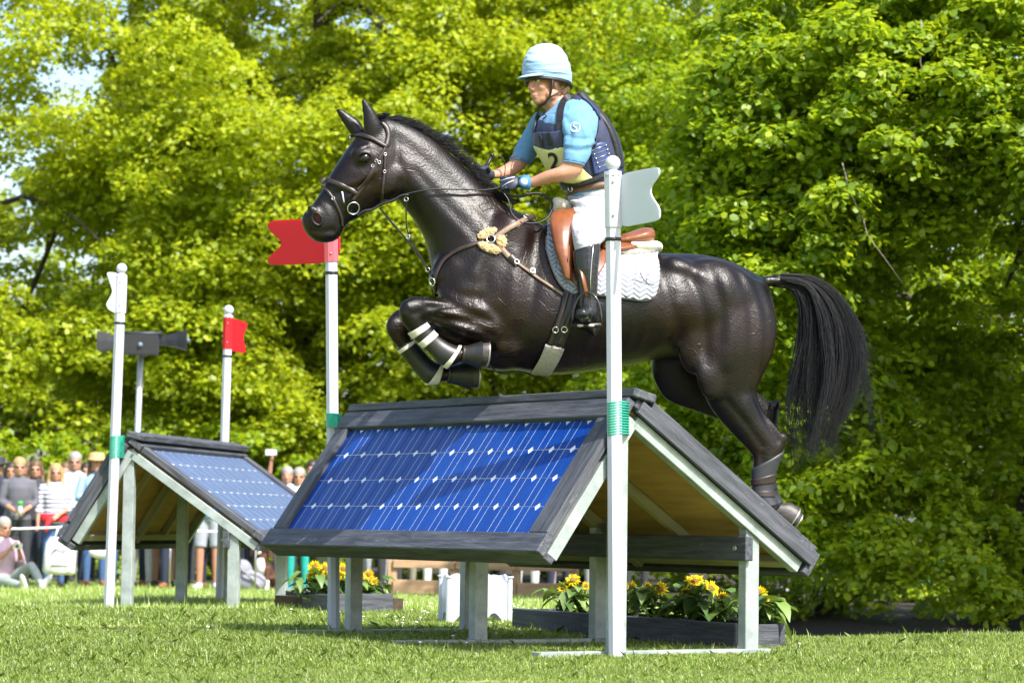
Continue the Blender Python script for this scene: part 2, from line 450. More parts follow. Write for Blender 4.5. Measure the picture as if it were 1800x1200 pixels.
def tree(name, label, base, height, crown_c, crown_r, nclump, per, leaf, lsize, hexa, trunk_r, group, zlow=0.8, zmax=12.0, clr=(0.38, 0.75), limbs=9, front=0.6, thresh=-0.25, twigs=0, seed=0, gaps=(), gkeep=0.3, xcut=True):
    global rng
    rng = np.random.default_rng(100 + seed); r2 = random.Random(seed)
    base = Vector(base)
    t = thing(name, base, label, 'tree', group)
    cc = np.array(crown_c); cr = np.array(crown_r)
    pts = []
    tries = 0
    while sum(map(len, pts)) < nclump and tries < 60:
        tries += 1
        d = rng.normal(size=(nclump * 2, 3)); d /= np.linalg.norm(d, axis=1)[:, None]
        d[:, 1] = np.where(rng.uniform(0, 1, len(d)) < front, -np.abs(d[:, 1]), d[:, 1])
        P = cc + d * cr * (rng.uniform(0.12, 1.0, len(d)) ** 0.42)[:, None]
        k = (P[:, 2] > float(gz(cc[0], cc[1])) + zlow + 0.5 * wob(P, 1.1, seed + 5)) & (P[:, 2] < zmax) & ((np.abs(P[:, 0]) < P[:, 1] * 0.18 * 1.12 + 1.6) | (not xcut))
        k &= wob(P, 0.9, seed) > thresh
        for g, gr in gaps: k &= ((((P - np.array(g)) / np.array(gr)) ** 2).sum(1) > 1 + 0.5 * wob(P, 2.2, seed)) | (rng.uniform(0, 1, len(P)) < gkeep)
        pts.append(P[k])
    cl = np.concatenate(pts)[:nclump]
    rad = rng.uniform(clr[0], clr[1], len(cl))
    C, Nn = clump_leaves(cl, rad, per)
    V, F, k = leaves_mesh(name, C, Nn, lsize, hexa)
    link('crown', np_mesh('crown', V - np.array(base), F, k), leaf, t)
    mb = MB(); top = base + Vector((r2.uniform(-.4, .4), r2.uniform(-.3, .3), height))
    tp = [base + (top - base) * f + Vector((r2.uniform(-.08, .08), r2.uniform(-.08, .08), 0)) * (0 if f == 0 else 1) for f in np.linspace(0, 1, 8)]
    tp[0].z -= 0.2
    mb.tube(tp, [trunk_r * (1.35 if i == 0 else 1.05 - 0.09 * i) for i in range(8)], 10)
    mb.build('trunk', BARK, t)
    for i in range(limbs):
        f = r2.uniform(0.15, 0.85); p0 = base + (top - base) * f
        tgt = Vector(cl[r2.randrange(len(cl))]); tgt.z = max(tgt.z, p0.z - 1.0)
        m1 = p0.lerp(tgt, 0.4) + Vector((r2.uniform(-.3, .3), r2.uniform(-.3, .3), 0.5)); m2 = p0.lerp(tgt, 0.75) + Vector((r2.uniform(-.3, .3), r2.uniform(-.2, .2), 0.3))
        mb = MB(); mb.tube([p0, m1, m2, tgt], [trunk_r * .42, trunk_r * .28, trunk_r * .16, 0.012], 7)
        q = m2 + Vector((r2.uniform(-1, 1), r2.uniform(-.8, .3), r2.uniform(-.2, .8)))
        mb.tube([m1, m1.lerp(q, .5) + Vector((0, 0, .15)), q], [trunk_r * .2, trunk_r * .12, 0.01], 6)
        mb.build('limb', BARK, t)
    if twigs:
        for i in range(twigs):
            p = Vector(cl[r2.randrange(len(cl))]); 
            if p.y > cc[1] - 0.4: continue
            mb = MB(); pp = [p + Vector((0, -0.25, 0.2))]
            dirv = Vector((r2.uniform(-.5, .5), r2.uniform(-.2, .1), -1 if r2.random() < .65 else r2.uniform(-.3, .6)))
            for j in range(5):
                pp.append(pp[-1] + dirv * r2.uniform(.1, .26) + Vector((r2.uniform(-.05, .05), 0, r2.uniform(-.03, .03))))
            mb.tube(pp, [0.006, .0055, .005, .004, .003, .0015], 5); mb.build('twig', TWIG, t)
    return t
gap_a = [((at(150, 165, 46).x, 46, at(150, 165, 46).z), (0.95, 9, 0.7)), ((at(235, 95, 46).x, 46, at(235, 95, 46).z), (0.45, 9, 0.6)), ((at(40, 300, 46).x, 46, at(40, 300, 46).z), (0.3, 9, 0.45)),
         ((at(125, 430, 46).x, 46, at(125, 430, 46).z), (0.28, 9, 0.22)), ((at(30, 60, 46).x, 46, at(30, 60, 46).z), (0.5, 9, 0.4))]
TG = 'leafy trees behind the spectators'
def tpos(u, Y): 
    p = at(u, 950, Y); return G(p.x, Y)
def ct(u, v, Y): 
    p = at(u, v, Y); return (p.x, p.y, p.z)
tree('lime_tree', 'pale leafy tree at the left edge, sky showing through its crown', tpos(-60, 49), 13, ct(20, 420, 46), (3.8, 3.0, 5.8), 420, 190, LEAF_A, 0.10, False, 0.16, TG, seed=1, gaps=gap_a, thresh=-0.3)
tree('lime_tree', 'tree with a dark upright trunk above the far loudspeaker pole', tpos(335, 48), 15, ct(340, 330, 47.5), (3.2, 2.6, 6.0), 460, 190, LEAF_A, 0.10, False, 0.26, TG, seed=2, gaps=gap_a, thresh=-0.3)
tree('lime_tree', 'bright yellow-green tree behind the red flag and horse head', tpos(560, 46), 14, ct(540, 420, 45), (3.2, 2.8, 5.8), 470, 200, LEAF_A, 0.098, False, 0.26, TG, seed=3)
tree('lime_tree', 'bright tree filling the space behind the horse neck and rider', tpos(850, 47), 14, ct(830, 380, 46), (3.2, 2.6, 5.8), 430, 195, LEAF_A, 0.098, False, 0.26, TG, seed=4)
tree('lime_tree', 'tree with a bare dark fork showing right of the helmet', tpos(1040, 46), 13, ct(1120, 380, 46), (3.2, 2.6, 5.6), 420, 195, LEAF_A, 0.098, False, 0.2, TG, seed=5)
tree('lime_tree', 'green tree between the white flag and the horse tail', tpos(1330, 40), 13, ct(1330, 430, 40), (2.8, 2.6, 5.4), 460, 200, LEAF_B, 0.092, False, 0.22, TG, seed=6, thresh=-0.35)
BG = 'trees of the wood further back'
for i, (u, lab) in enumerate([(190, 'shaded back tree seen in gaps behind the loudspeaker'), (430, 'back tree in the gaps left of the red flag'), (690, 'back tree glimpsed behind the horse face'), (960, 'back tree glimpsed around the rider'), (1200, 'back tree glimpsed above the horse croup'), (1480, 'back tree glimpsed behind the horse tail')]):
    tree('back_tree', lab, tpos(u, 58), 12, ct(u, 560 if i < 1 else 430, 58), (3.4, 2.4, 3.4 if i < 1 else 6.2), 230, 150, LEAF_C, 0.14, False, 0.3, BG, seed=20 + i, limbs=4, gaps=gap_a if i < 2 else (), gkeep=0.0, zmax=14)
tree('beech_tree', 'big dark green tree with hanging twigs filling the right edge', tpos(1850, 26.5), 9, ct(1700, 470, 26.0), (2.9, 2.3, 3.9), 900, 220, LEAF_B, 0.07, True, 0.3, None, zlow=0.8, zmax=7, clr=(0.22, 0.46), seed=9, limbs=12, thresh=-0.22, twigs=22, front=0.7)
tree('beech_tree', 'low drooping green branches right of the horse tail', tpos(1745, 31.5), 7, ct(1500, 620, 29), (2.2, 1.6, 2.9), 460, 210, LEAF_B, 0.072, True, 0.14, None, zlow=0.75, zmax=6, clr=(0.22, 0.46), seed=10, limbs=7, thresh=-0.3, twigs=10)
tree('beech_tree', 'broad tree added out of view at the right to shade the bank', G(8.6, 22.0), 9, (8.6, 21.5, 5.4), (3.1, 3.3, 2.6), 420, 110, LEAF_B, 0.12, False, 0.34, None, zlow=2.2, zmax=9, clr=(0.4, 0.8), seed=31, limbs=8, thresh=-0.5, front=0.5, xcut=False)  # unseen tree, added to throw shade on the bank at lower right
# low hedge-like undergrowth behind the spectators
def shrub(u, v, Y, rx, rz, label, n, leaf=None, ls=0.10, zl=0.0):
    global rng
    c = at(u, v, Y); rng = np.random.default_rng(int(u))
    cl = np.array([(c.x + rng.uniform(-rx, rx), Y + rng.uniform(-.6, .6), float(gz(c.x, Y)) + rng.uniform(0.05 + zl, rz)) for _ in range(n)])
    C, Nn = clump_leaves(cl, rng.uniform(.16, .34, n), 70)
    V, F, k = leaves_mesh('foliage', C, Nn, ls, False)
    b = G(c.x, Y); t = thing('shrub', b, label, 'shrub', 'undergrowth behind the lawn')
    link('foliage', np_mesh('foliage', V - np.array(b), F, k), leaf or LEAF_B, t)
    mb = MB()
    for i in range(7):
        x = c.x + rnd.uniform(-rx, rx) * .6; mb.tube([(c.x, Y, b.z - .05), (x, Y, b.z + rz * .4), (x * 1.01, Y - .1, b.z + rz * .8)], [.03, .018, .006], 5)
    mb.build('stem', BARK, t)
shrub(60, 900, 43, 2.4, 2.2, 'dark shrub behind the standing spectators at the left', 110)
shrub(330, 900, 43.5, 2.2, 2.4, 'dark shrub behind the left solar panel jump', 110)
shrub(640, 900, 43, 2.2, 2.2, 'dark shrub hidden behind the blue panel jump', 100)
shrub(980, 900, 44, 2.4, 2.2, 'dark shrub seen under the middle of the blue panel jump', 90)
shrub(1330, 930, 41, 1.8, 1.6, 'dark shrub behind the right end of the jump', 80)
shrub(1440, 1010, 31, 0.8, 0.6, 'low dark green bush on the earth bank', 40, ls=0.08)
shrub(1600, 1000, 34, 1.1, 0.6, 'dark bush below the hanging branches', 70, ls=0.09)
shrub(1790, 900, 30.5, 0.9, 1.6, 'dark thicket beside the trunk at the right edge', 110, ls=0.09)
# ================================================================== portable jumps shaped like solar-panel roofs
STAIN = mat('black_stained_timber', (0.026, 0.029, 0.038), 0.68, var=0.5, scale=3.0, stretch=(1.2, 14, 14), bump=0.7, bscale=9, col2=(0.12, 0.127, 0.152), contrast=(0.36, 0.85))
def scuffs(m, col, scale=26, lo=0.60, hi=0.70, amt=0.6):
    nt = m.node_tree; N = nt.nodes; L = nt.links; b = N['Principled BSDF']; src = b.inputs['Base Color'].links[0].from_socket
    tc = N.new('ShaderNodeTexCoord'); oi = N.new('ShaderNodeObjectInfo'); ad = N.new('ShaderNodeVectorMath'); sc = N.new('ShaderNodeVectorMath'); sc.operation = 'SCALE'; sc.inputs[0].default_value = (7, 3, 5)
    L.new(oi.outputs['Random'], sc.inputs['Scale']); L.new(tc.outputs['Object'], ad.inputs[0]); L.new(sc.outputs[0], ad.inputs[1])
    mp = N.new('ShaderNodeMapping'); mp.inputs['Scale'].default_value = (.35, 1, 1); L.new(ad.outputs[0], mp.inputs[0])
    n = N.new('ShaderNodeTexNoise'); n.inputs['Scale'].default_value = scale; n.inputs['Detail'].default_value = 8; n.inputs['Roughness'].default_value = .75; L.new(mp.outputs[0], n.inputs['Vector'])
    r = N.new('ShaderNodeMapRange'); r.inputs['From Min'].default_value = lo; r.inputs['From Max'].default_value = hi; r.inputs['To Max'].default_value = amt; L.new(n.outputs['Fac'], r.inputs['Value'])
    x = N.new('ShaderNodeMix'); x.data_type = 'RGBA'; x.inputs['B'].default_value = (*col, 1); L.new(r.outputs[0], x.inputs['Factor']); L.new(src, x.inputs['A']); L.new(x.outputs['Result'], b.inputs['Base Color'])
scuffs(STAIN, (0.20, 0.20, 0.215))
GALV = mat('galvanised_steel', (0.21, 0.245, 0.245), 0.45, metal=0.25, scale=9, col2=(0.40, 0.45, 0.44), bump=0.15, bscale=40)
scuffs(GALV, (0.20, 0.19, 0.15), 14, 0.58, 0.72, 0.5)
PLY = mat('plywood_underside', (0.30, 0.165, 0.06), 0.8, scale=2.5, stretch=(1, 9, 9), col2=(0.46, 0.28, 0.11))
TIMB = mat('pale_purlin', (0.26, 0.23, 0.15), 0.8, scale=3, stretch=(1, 10, 10), col2=(0.38, 0.34, 0.24))
BACK = mat('panel_backsheet', (0.72, 0.76, 0.82), 0.3, var=0.05)
BOLT = mat('bolt_steel', (0.45, 0.45, 0.45), 0.35, metal=0.9)
def cell_material(name, ca, cb_, fing):
    m, nt, b = new_mat(name); N = nt.nodes; L = nt.links
    tc = N.new('ShaderNodeTexCoord'); sp = N.new('ShaderNodeSeparateXYZ'); L.new(tc.outputs['Object'], sp.inputs[0])
    def line(src, period, w, phase=0.0):
        a = N.new('ShaderNodeMath'); a.operation = 'ADD'; a.inputs[1].default_value = phase + 50 * period; L.new(src, a.inputs[0])
        q = N.new('ShaderNodeMath'); q.operation = 'MODULO'; q.inputs[1].default_value = period; L.new(a.outputs[0], q.inputs[0])
        c = N.new('ShaderNodeMath'); c.operation = 'LESS_THAN'; c.inputs[1].default_value = w; L.new(q.outputs[0], c.inputs[0])
        return c.outputs[0]
    bus = line(sp.outputs['X'], CELL_P / 3, 0.0028, CELL_P / 6 * 3 + 0.0009)
    fin = line(sp.outputs['Y'], 0.0085, 0.0016)
    nz = N.new('ShaderNodeTexNoise'); nz.inputs['Scale'].default_value = 5; nz.inputs['Detail'].default_value = 5
    oi = N.new('ShaderNodeObjectInfo'); ad = N.new('ShaderNodeVectorMath'); L.new(tc.outputs['Object'], ad.inputs[0])
    cb = N.new('ShaderNodeCombineXYZ'); mlt = N.new('ShaderNodeMath'); mlt.operation = 'MULTIPLY'; mlt.inputs[1].default_value = 40; L.new(oi.outputs['Random'], mlt.inputs[0]); L.new(mlt.outputs[0], cb.inputs[0]); L.new(cb.outputs[0], ad.inputs[1])
    L.new(ad.outputs[0], nz.inputs['Vector'])
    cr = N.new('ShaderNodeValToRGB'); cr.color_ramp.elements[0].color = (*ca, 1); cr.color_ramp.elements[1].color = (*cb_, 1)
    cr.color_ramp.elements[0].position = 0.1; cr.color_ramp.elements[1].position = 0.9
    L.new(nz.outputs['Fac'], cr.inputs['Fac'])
    m1 = N.new('ShaderNodeMix'); m1.data_type = 'RGBA'; m1.inputs['B'].default_value = (*fing, 1)
    hf = N.new('ShaderNodeMath'); hf.operation = 'MULTIPLY'; hf.inputs[1].default_value = 0.5; L.new(fin, hf.inputs[0])
    L.new(hf.outputs[0], m1.inputs['Factor']); L.new(cr.outputs[0], m1.inputs['A'])
    m2 = N.new('ShaderNodeMix'); m2.data_type = 'RGBA'; m2.inputs['B'].default_value = (0.50, 0.58, 0.72, 1)
    L.new(bus, m2.inputs['Factor']); L.new(m1.outputs['Result'], m2.inputs['A'])
    L.new(m2.outputs['Result'], b.inputs['Base Color'])
    b.inputs['Roughness'].default_value = 0.4; b.inputs['Specular IOR Level'].default_value = 0.2; b.inputs['Coat Weight'].default_value = 0.12; b.inputs['Coat Roughness'].default_value = 0.08
    return m
CELL_P = 0.179
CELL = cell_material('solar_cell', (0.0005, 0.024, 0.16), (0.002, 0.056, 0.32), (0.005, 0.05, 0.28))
CELL2 = cell_material('sunwashed_solar_cell', (0.045, 0.075, 0.16), (0.085, 0.13, 0.24), (0.10, 0.14, 0.25))  # full-sun brightness of the left panel painted into a paler cell colour
def cell_mesh(x0, x1, y0, y1, cut, cl, cr, cm):
    """one wafer with clipped corners, 4 mm thick; cl / cr: whether its left / right corners are clipped"""
    a = cut if cl else 0.0005; c = cut if cr else 0.0005
    P = [(x0 + a, y0), (x1 - c, y0), (x1, y0 + c), (x1, y1 - c), (x1 - c, y1), (x0 + a, y1), (x0, y1 - a), (x0, y0 + a)]
    me = bpy.data.meshes.new('solar_cell'); n = len(P)
    me.from_pydata([(x, y, 0) for x, y in P] + [(x, y, 0.003) for x, y in P], [], [tuple(range(n))[::-1], tuple(range(n, 2 * n))] + [(i, (i + 1) % n, (i + 1) % n + n, i + n) for i in range(n)])
    me.update(); me.materials.append(cm); return me

def roof_jump(O, d, n, s, label, long_run, long_z, short_run, short_z, panel_long, rows, cellm, up_z=1.2, rail=(-0.48, 0.83), bp=0.72, rshift=0.0):
    """O foot of the near ridge post, d along the ridge (away), n towards the long side"""
    O = Vector(O); d = Vector(d); n = Vector(n); Z = Vector((0, 0, 1))
    def W(t, g, z): return O + d * (s * t) + n * g + Z * z
    J = thing('panel_jump', O, label, 'jump', 'portable jumps with a solar panel roof')
    T0, T1 = -0.045, 2.045
    for i in range(3):
        q = rshift if i == 0 else 0.0
        beam('post', W(i, q, -0.06), W(i, q, up_z - 0.09), 0.075, 0.062, d, GALV, J)
        beam('post', W(i, bp, -0.06), W(i, bp, up_z - bp * (up_z - long_z) / long_run - 0.09), 0.078, 0.06, d, GALV, J)
        beam('base_rail', W(i, rail[0], 0.014), W(i, rail[1], 0.014), 0.07, 0.03, Z, GALV, J)
    for k, (run, ez, sgn) in enumerate(((long_run, long_z, 1), (short_run, short_z, -1))):
        T = Vector((0.025 * sgn, up_z - 0.012)); B = Vector((run * sgn, ez)); e = (B - T); Ls = e.length; e.normalize()
        nv = Vector((-e.y, e.x)); nv = nv if nv.y > 0 else -nv
        def S(t, sl, dep): 
            q = T + e * sl + nv * (-dep); return W(t, q.x, q.y)
        Nw = n * nv.x + Z * nv.y; Ew = n * e.x + Z * e.y
        # rafters of steel under the sheet
        for i, t in enumerate((0, 1, 2)):
            tt = t if 0 < t < 2 else (T0 + 0.028 if t == 0 else T1 - 0.028)
            beam('rafter', S(tt, 0.06, 0.093), S(tt, Ls - 0.035, 0.093), 0.055 if t != 1 else 0.06, 0.06, Nw, GALV if t != 1 else TIMB, J)
        beam('plywood_sheet', S(T0 + 0.045, Ls / 2, 0.0525), S(T1 - 0.045, Ls / 2, 0.0525), Ls - 0.06, 0.018, Nw, PLY, J, bev=0)
        for f in (0.5, 1.5):
            beam('purlin', S(f, 0.12, 0.086), S(f, Ls - 0.06, 0.086), 0.045, 0.046, Nw, TIMB, J)
        beam('eave_bearer', S(T0 + 0.07, Ls - 0.075, 0.086), S(T1 - 0.07, Ls - 0.075, 0.086), 0.05, 0.046, Nw, TIMB, J)
        is_panel = (sgn > 0) == panel_long
        if is_panel:
            fw = 0.105
            beam('frame_board', S(T0 - 0.01, fw / 2, 0.019), S(T1 + 0.01, fw / 2, 0.019), fw, 0.048, Nw, STAIN, J, bev=0.005)
            beam('frame_board', S(T0 - 0.015, Ls - fw / 2, 0.019), S(T1 + 0.015, Ls - fw / 2, 0.019), fw, 0.048, Nw, STAIN, J, bev=0.005)
            wa, wb = (0.155, 0.115) if not panel_long else (0.10, 0.10)
            for t, wf in ((T0 + wa / s / 2, wa), (T1 - wb / s / 2, wb)):
                beam('frame_board', S(t, fw + 0.002, 0.021), S(t, Ls - fw - 0.002, 0.021), wf, 0.044, Nw, STAIN, J, bev=0.005)
            beam('eave_board', S(T0, Ls - 0.02, 0.076), S(T1, Ls - 0.02, 0.076), 0.035, 0.062, Nw, STAIN, J, bev=0.004)
            # the panel: backsheet with wafers laid on it
            ta, tb = T0 + wa / s, T1 - wb / s; ya, yb = fw, Ls - fw
            flip = 1 if d.cross(Ew).dot(Nw) > 0 else -1
            xa = d * flip                       # local x so that x, downslope, outward is right-handed
            ct_ = S((ta + tb) / 2, (ya + yb) / 2, 0.034); c = ct_ - O
            wid = (tb - ta) * s; hei = yb - ya
            bm = beam_mesh(wid, hei, 0.012, 0).copy(); bm.name = 'solar_panel'; bm.materials.append(BACK)
            P = bpy.data.objects.new('solar_panel', bm); COL.objects.link(P); P.parent = J
            P.matrix_basis = Matrix(((xa.x, Ew.x, Nw.x, c.x), (xa.y, Ew.y, Nw.y, c.y), (xa.z, Ew.z, Nw.z, c.z), (0, 0, 0, 1)))
            rp = hei / rows; ncol = wid / CELL_P; left = 0.55 if flip < 0 else 0.55
            g = 0.0027
            full = cell_mesh(-CELL_P / 2 + g, CELL_P / 2 - g, -rp / 2 + g, rp / 2 - g, 0.020, True, True, cellm)
            xs = []; x = -wid / 2 + left * CELL_P; 
            first = cell_mesh(CELL_P * (0.5 - left) + 0.001, CELL_P / 2 - g, -rp / 2 + g, rp / 2 - g, 0.020, False, True, cellm)
            cols = [(first, x - CELL_P / 2)]
            while x + CELL_P < wid / 2 - 0.02:
                cols.append((full, x + CELL_P / 2)); x += CELL_P
            rest = wid / 2 - x
            last = cell_mesh(-CELL_P / 2 + g, -CELL_P / 2 + rest - 0.001, -rp / 2 + g, rp / 2 - g, 0.020, True, False, cellm)
            cols.append((last, x + CELL_P / 2))
            for r in range(rows):
                for me_, xx in cols:
                    q = bpy.data.objects.new('solar_cell', me_); COL.objects.link(q); q.parent = P
                    q.location = (xx + rnd.uniform(-.0006, .0006), -hei / 2 + (r + 0.5) * rp + rnd.uniform(-.0006, .0006), 0.0065)
        else:
            npl = max(4, int(round((Ls - 0.02) / 0.15))); pw = (Ls - 0.01) / npl
            for i in range(npl):
                j = rnd.uniform(-0.001, 0.001)
                beam('roof_board', S(T0 + j, 0.005 + pw * (i + 0.5), 0.021), S(T1 + j, 0.005 + pw * (i + 0.5), 0.021), pw - 0.005, 0.044 , Nw, STAIN, J, bev=0.004)
            for t in (T0 - 0.0105, T1 + 0.0105):
                beam('barge_board', S(t, 0.03, 0.032), S(t, Ls - 0.004, 0.032), 0.024, 0.062, Nw, STAIN, J, bev=0.003)
            for t in (T0 + 0.03, T1 - 0.03):
                beam('edge_board', S(t, 0.09, -0.0205), S(t, Ls - 0.13, -0.0205), 0.09, 0.038, Nw, STAIN, J, bev=0.004)
            beam('eave_board', S(T0 - 0.005, Ls + 0.004, 0.045), S(T1 + 0.005, Ls + 0.004, 0.045), 0.045, 0.13, Nw, STAIN, J, bev=0.005)
            beam('foot_board', S(T0 + 0.002, Ls - 0.062, -0.022), S(T1 - 0.002, Ls - 0.062, -0.022), 0.12, 0.042, Nw, STAIN, J, bev=0.005)
    beam('ridge_board', W(T0 - 0.02, 0.055, up_z - 0.002), W(T1 + 0.02, 0.055, up_z - 0.002), 0.13, 0.042, Z + n * 0.25, STAIN, J, bev=0.006)
    beam('cross_board', W(-0.05, bp - 0.045, 0.50), W(2.05, bp - 0.045, 0.50), 0.045, 0.115, Z, STAIN, J, bev=0.004)
    for i in (0, 2):
        mb = MB(); p = W(i, bp - 0.08, 0.5); 
        mb.tube([p, p - n * 0.01], 0.011, 6); mb.build('bolt', BOLT, J, smooth=False)
    return J, W
yaw = 1.0033
J1, W1 = roof_jump((0.5275, 13.1175, 0), (-math.cos(yaw), math.sin(yaw), 0), (math.sin(yaw), math.cos(yaw), 0), 1.2611,
    'roof-shaped jump with the deep blue solar panel under the horse', 1.07, 0.47, 0.525, 0.478, False, 4, CELL, rshift=-0.04)
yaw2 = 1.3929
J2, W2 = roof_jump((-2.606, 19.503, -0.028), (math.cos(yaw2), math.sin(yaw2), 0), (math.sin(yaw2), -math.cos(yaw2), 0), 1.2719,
    'roof-shaped jump at the left with a solar panel painted pale as if sunlit', 1.0, 0.51, 0.46, 0.49, True, 6, CELL2, rail=(-0.47, 0.80), bp=0.75)

# ================================================================== flag poles
PVC = mat('white_upvc', (0.46, 0.47, 0.56), 0.32, var=0.04, scale=4)
REDP = leaf_mat('red_plastic', [(0.0, (0.74, 0.02, 0.04)), (1.0, (0.74, 0.02, 0.04))], 0.66, (0.95, 0.09, 0.11), gloss=0.03)
WHTP = leaf_mat('white_plastic', [(0.0, (0.72, 0.74, 0.80)), (1.0, (0.72, 0.74, 0.80))], 0.4, (0.74, 0.76, 0.82), gloss=0.03)
BLKT = mat('black_tape', (0.012, 0.012, 0.014), 0.5)
GRNC = mat('green_coil', (0.02, 0.34, 0.24), 0.4, var=0.15)
def flag_pole(base, top, r, flag_px, plane_dir, flag_mat, label, ring_v, coil_v=None, coil_dir=None, sleeve_v=None, ballr=0.045, sleeve_mat=None):
    base = Vector(base); top = Vector(top); ax = (top - base).normalized()
    t = thing('flag_pole', base, label, 'flag pole', 'flag poles marking the jumps')
    def on(v):                    # point of the axis at pixel row v
        lo, hi = 0.0, 1.3
        for _ in range(40):
            m = (lo + hi) / 2; p = base.lerp(top, m); q = p - CAM
            vv = 600 - FPX * q.dot(_U) / q.dot(_F)
            if vv > v: lo = m
            else: hi = m
        return base.lerp(top, (lo + hi) / 2)
    mb = MB(); mb.tube([base - ax * 0.12, top - ax * 0.06], r, 8, up=Vector((0.92, -0.39, 0))); mb.build('pole', PVC, t, smooth=False)
    mb = MB(); mb.ball(top + ax * 0.0, ballr, nu=18, nv=12); mb.tube([top - ax * 0.065, top - ax * 0.05, top - ax * 0.03], [r * 1.12, r * 1.12, r * 0.55], 12); mb.build('ball_finial', PVC, t)
    p = on(ring_v); mb = MB(); mb.tube([p - ax * 0.008, p + ax * 0.008], r * 1.04, 12); mb.build('band', BLKT, t)
    D = Vector(plane_dir).normalized(); Nn = D.cross(Vector((0, 0, 1))).normalized()
    if Nn.y > 0: Nn = -Nn
    off = Nn * (r * 0.25)
    poly = [onplane(u, v, base + off, Nn) for u, v in flag_px]
    mb = MB(); mb.prism(poly, -Nn * 0.008); fl = mb.build('flag', flag_mat, t, smooth=False)
    if sleeve_v:
        a, b = on(sleeve_v[0]), on(sleeve_v[1]); mb = MB(); mb.tube([a, b], r * 1.16, 8, up=Vector((0.92, -0.39, 0))); mb.build('flag_sleeve', sleeve_mat or flag_mat, t, smooth=False)
        for f in (.2, .8):
            p = a.lerp(b, f) - Vector((0, r * 1.16, 0)); mb = MB(); mb.ball(p, 0.006, nu=8, nv=5); mb.build('screw', BOLT, t)
    if coil_v:
        a, b = on(coil_v[0]), on(coil_v[1]); k = 13; co = Vector(coil_dir)
        for i in range(k):
            c = a.lerp(b, (i + .5) / k) + co * 0.5; mb = MB()
            e1 = co.normalized(); e2 = e1.cross(ax)
            pts = [c + e1 * (math.cos(q) * (co.length / 2 + r * 1.02)) + e2 * (math.sin(q) * r * 1.1) + ax * (0.006 * math.sin(q)) for q in np.linspace(0, 2 * math.pi, 21)]
            mb.tube(pts, 0.0042, 5, cap=False); mb.build('coil_turn', GRNC, t)
    return t
def smooth_poly(P, it=2):
    for _ in range(it):
        Q = []
        for i in range(len(P)):
            a, b = P[i], P[(i + 1) % len(P)]
            Q += [(a[0] * .8 + b[0] * .2, a[1] * .8 + b[1] * .2), (a[0] * .2 + b[0] * .8, a[1] * .2 + b[1] * .8)]
        P = Q
    return P
Yp = 12.985
flag_pole(at(1083, 1157, Yp), at(1077, 287, Yp), 0.0365, smooth_poly([(1080, 308), (1150, 294), (1158, 296), (1158, 308), (1143, 328), (1143, 342), (1159, 366), (1159, 384), (1150, 389), (1080, 402)], 2), (0.54, -0.84, 0), WHTP,
    'tall white pole with a pale swallow-tailed flag in front of the rider', 421, (766, 706), n_ := Vector((0.035, 0.06, 0)), (400, 302), ballr=0.036)
Yr = 15.42
flag_pole(at(587, 1110, Yr), at(582, 366, Yr), 0.0345, smooth_poly([(596, 396), (540, 385), (482, 387), (470, 392), (472, 404), (499, 428), (472, 452), (470, 462), (482, 466), (596, 461)], 2), (-0.54, 0.84, 0), REDP,
    'white pole with a red flag behind the horse muzzle', 480, (752, 728), Vector((0.02, -0.05, 0)), (460, 392), sleeve_mat=mat('clear_red_plastic', (0.72, 0.10, 0.13), 0.3, var=0.1), ballr=0.038)
Yw = 19.40
flag_pole(at(191, 1071, Yw), at(214, 472, Yw), 0.036, smooth_poly([(222, 484), (193, 477), (189, 482), (198, 508), (199, 516), (188, 534), (190, 543), (206, 552), (222, 550)], 2), (-0.34, -0.94, 0), WHTP,
    'white pole with a small white flag at the left jump', 568, (806, 766), Vector((0.025, 0.04, 0)), (550, 484), ballr=0.037)
Yq = 22.25
flag_pole(at(386, 1064, Yq), at(402, 545, Yq), 0.036, smooth_poly([(395, 557), (420, 562), (436, 568), (434, 576), (427, 592), (433, 614), (431, 621), (418, 619), (395, 613)], 2), (0.6, 0.8, 0), REDP,
    'white pole with a bright red flag standing behind the left jump', 626, None, None, (613, 557), ballr=0.04)
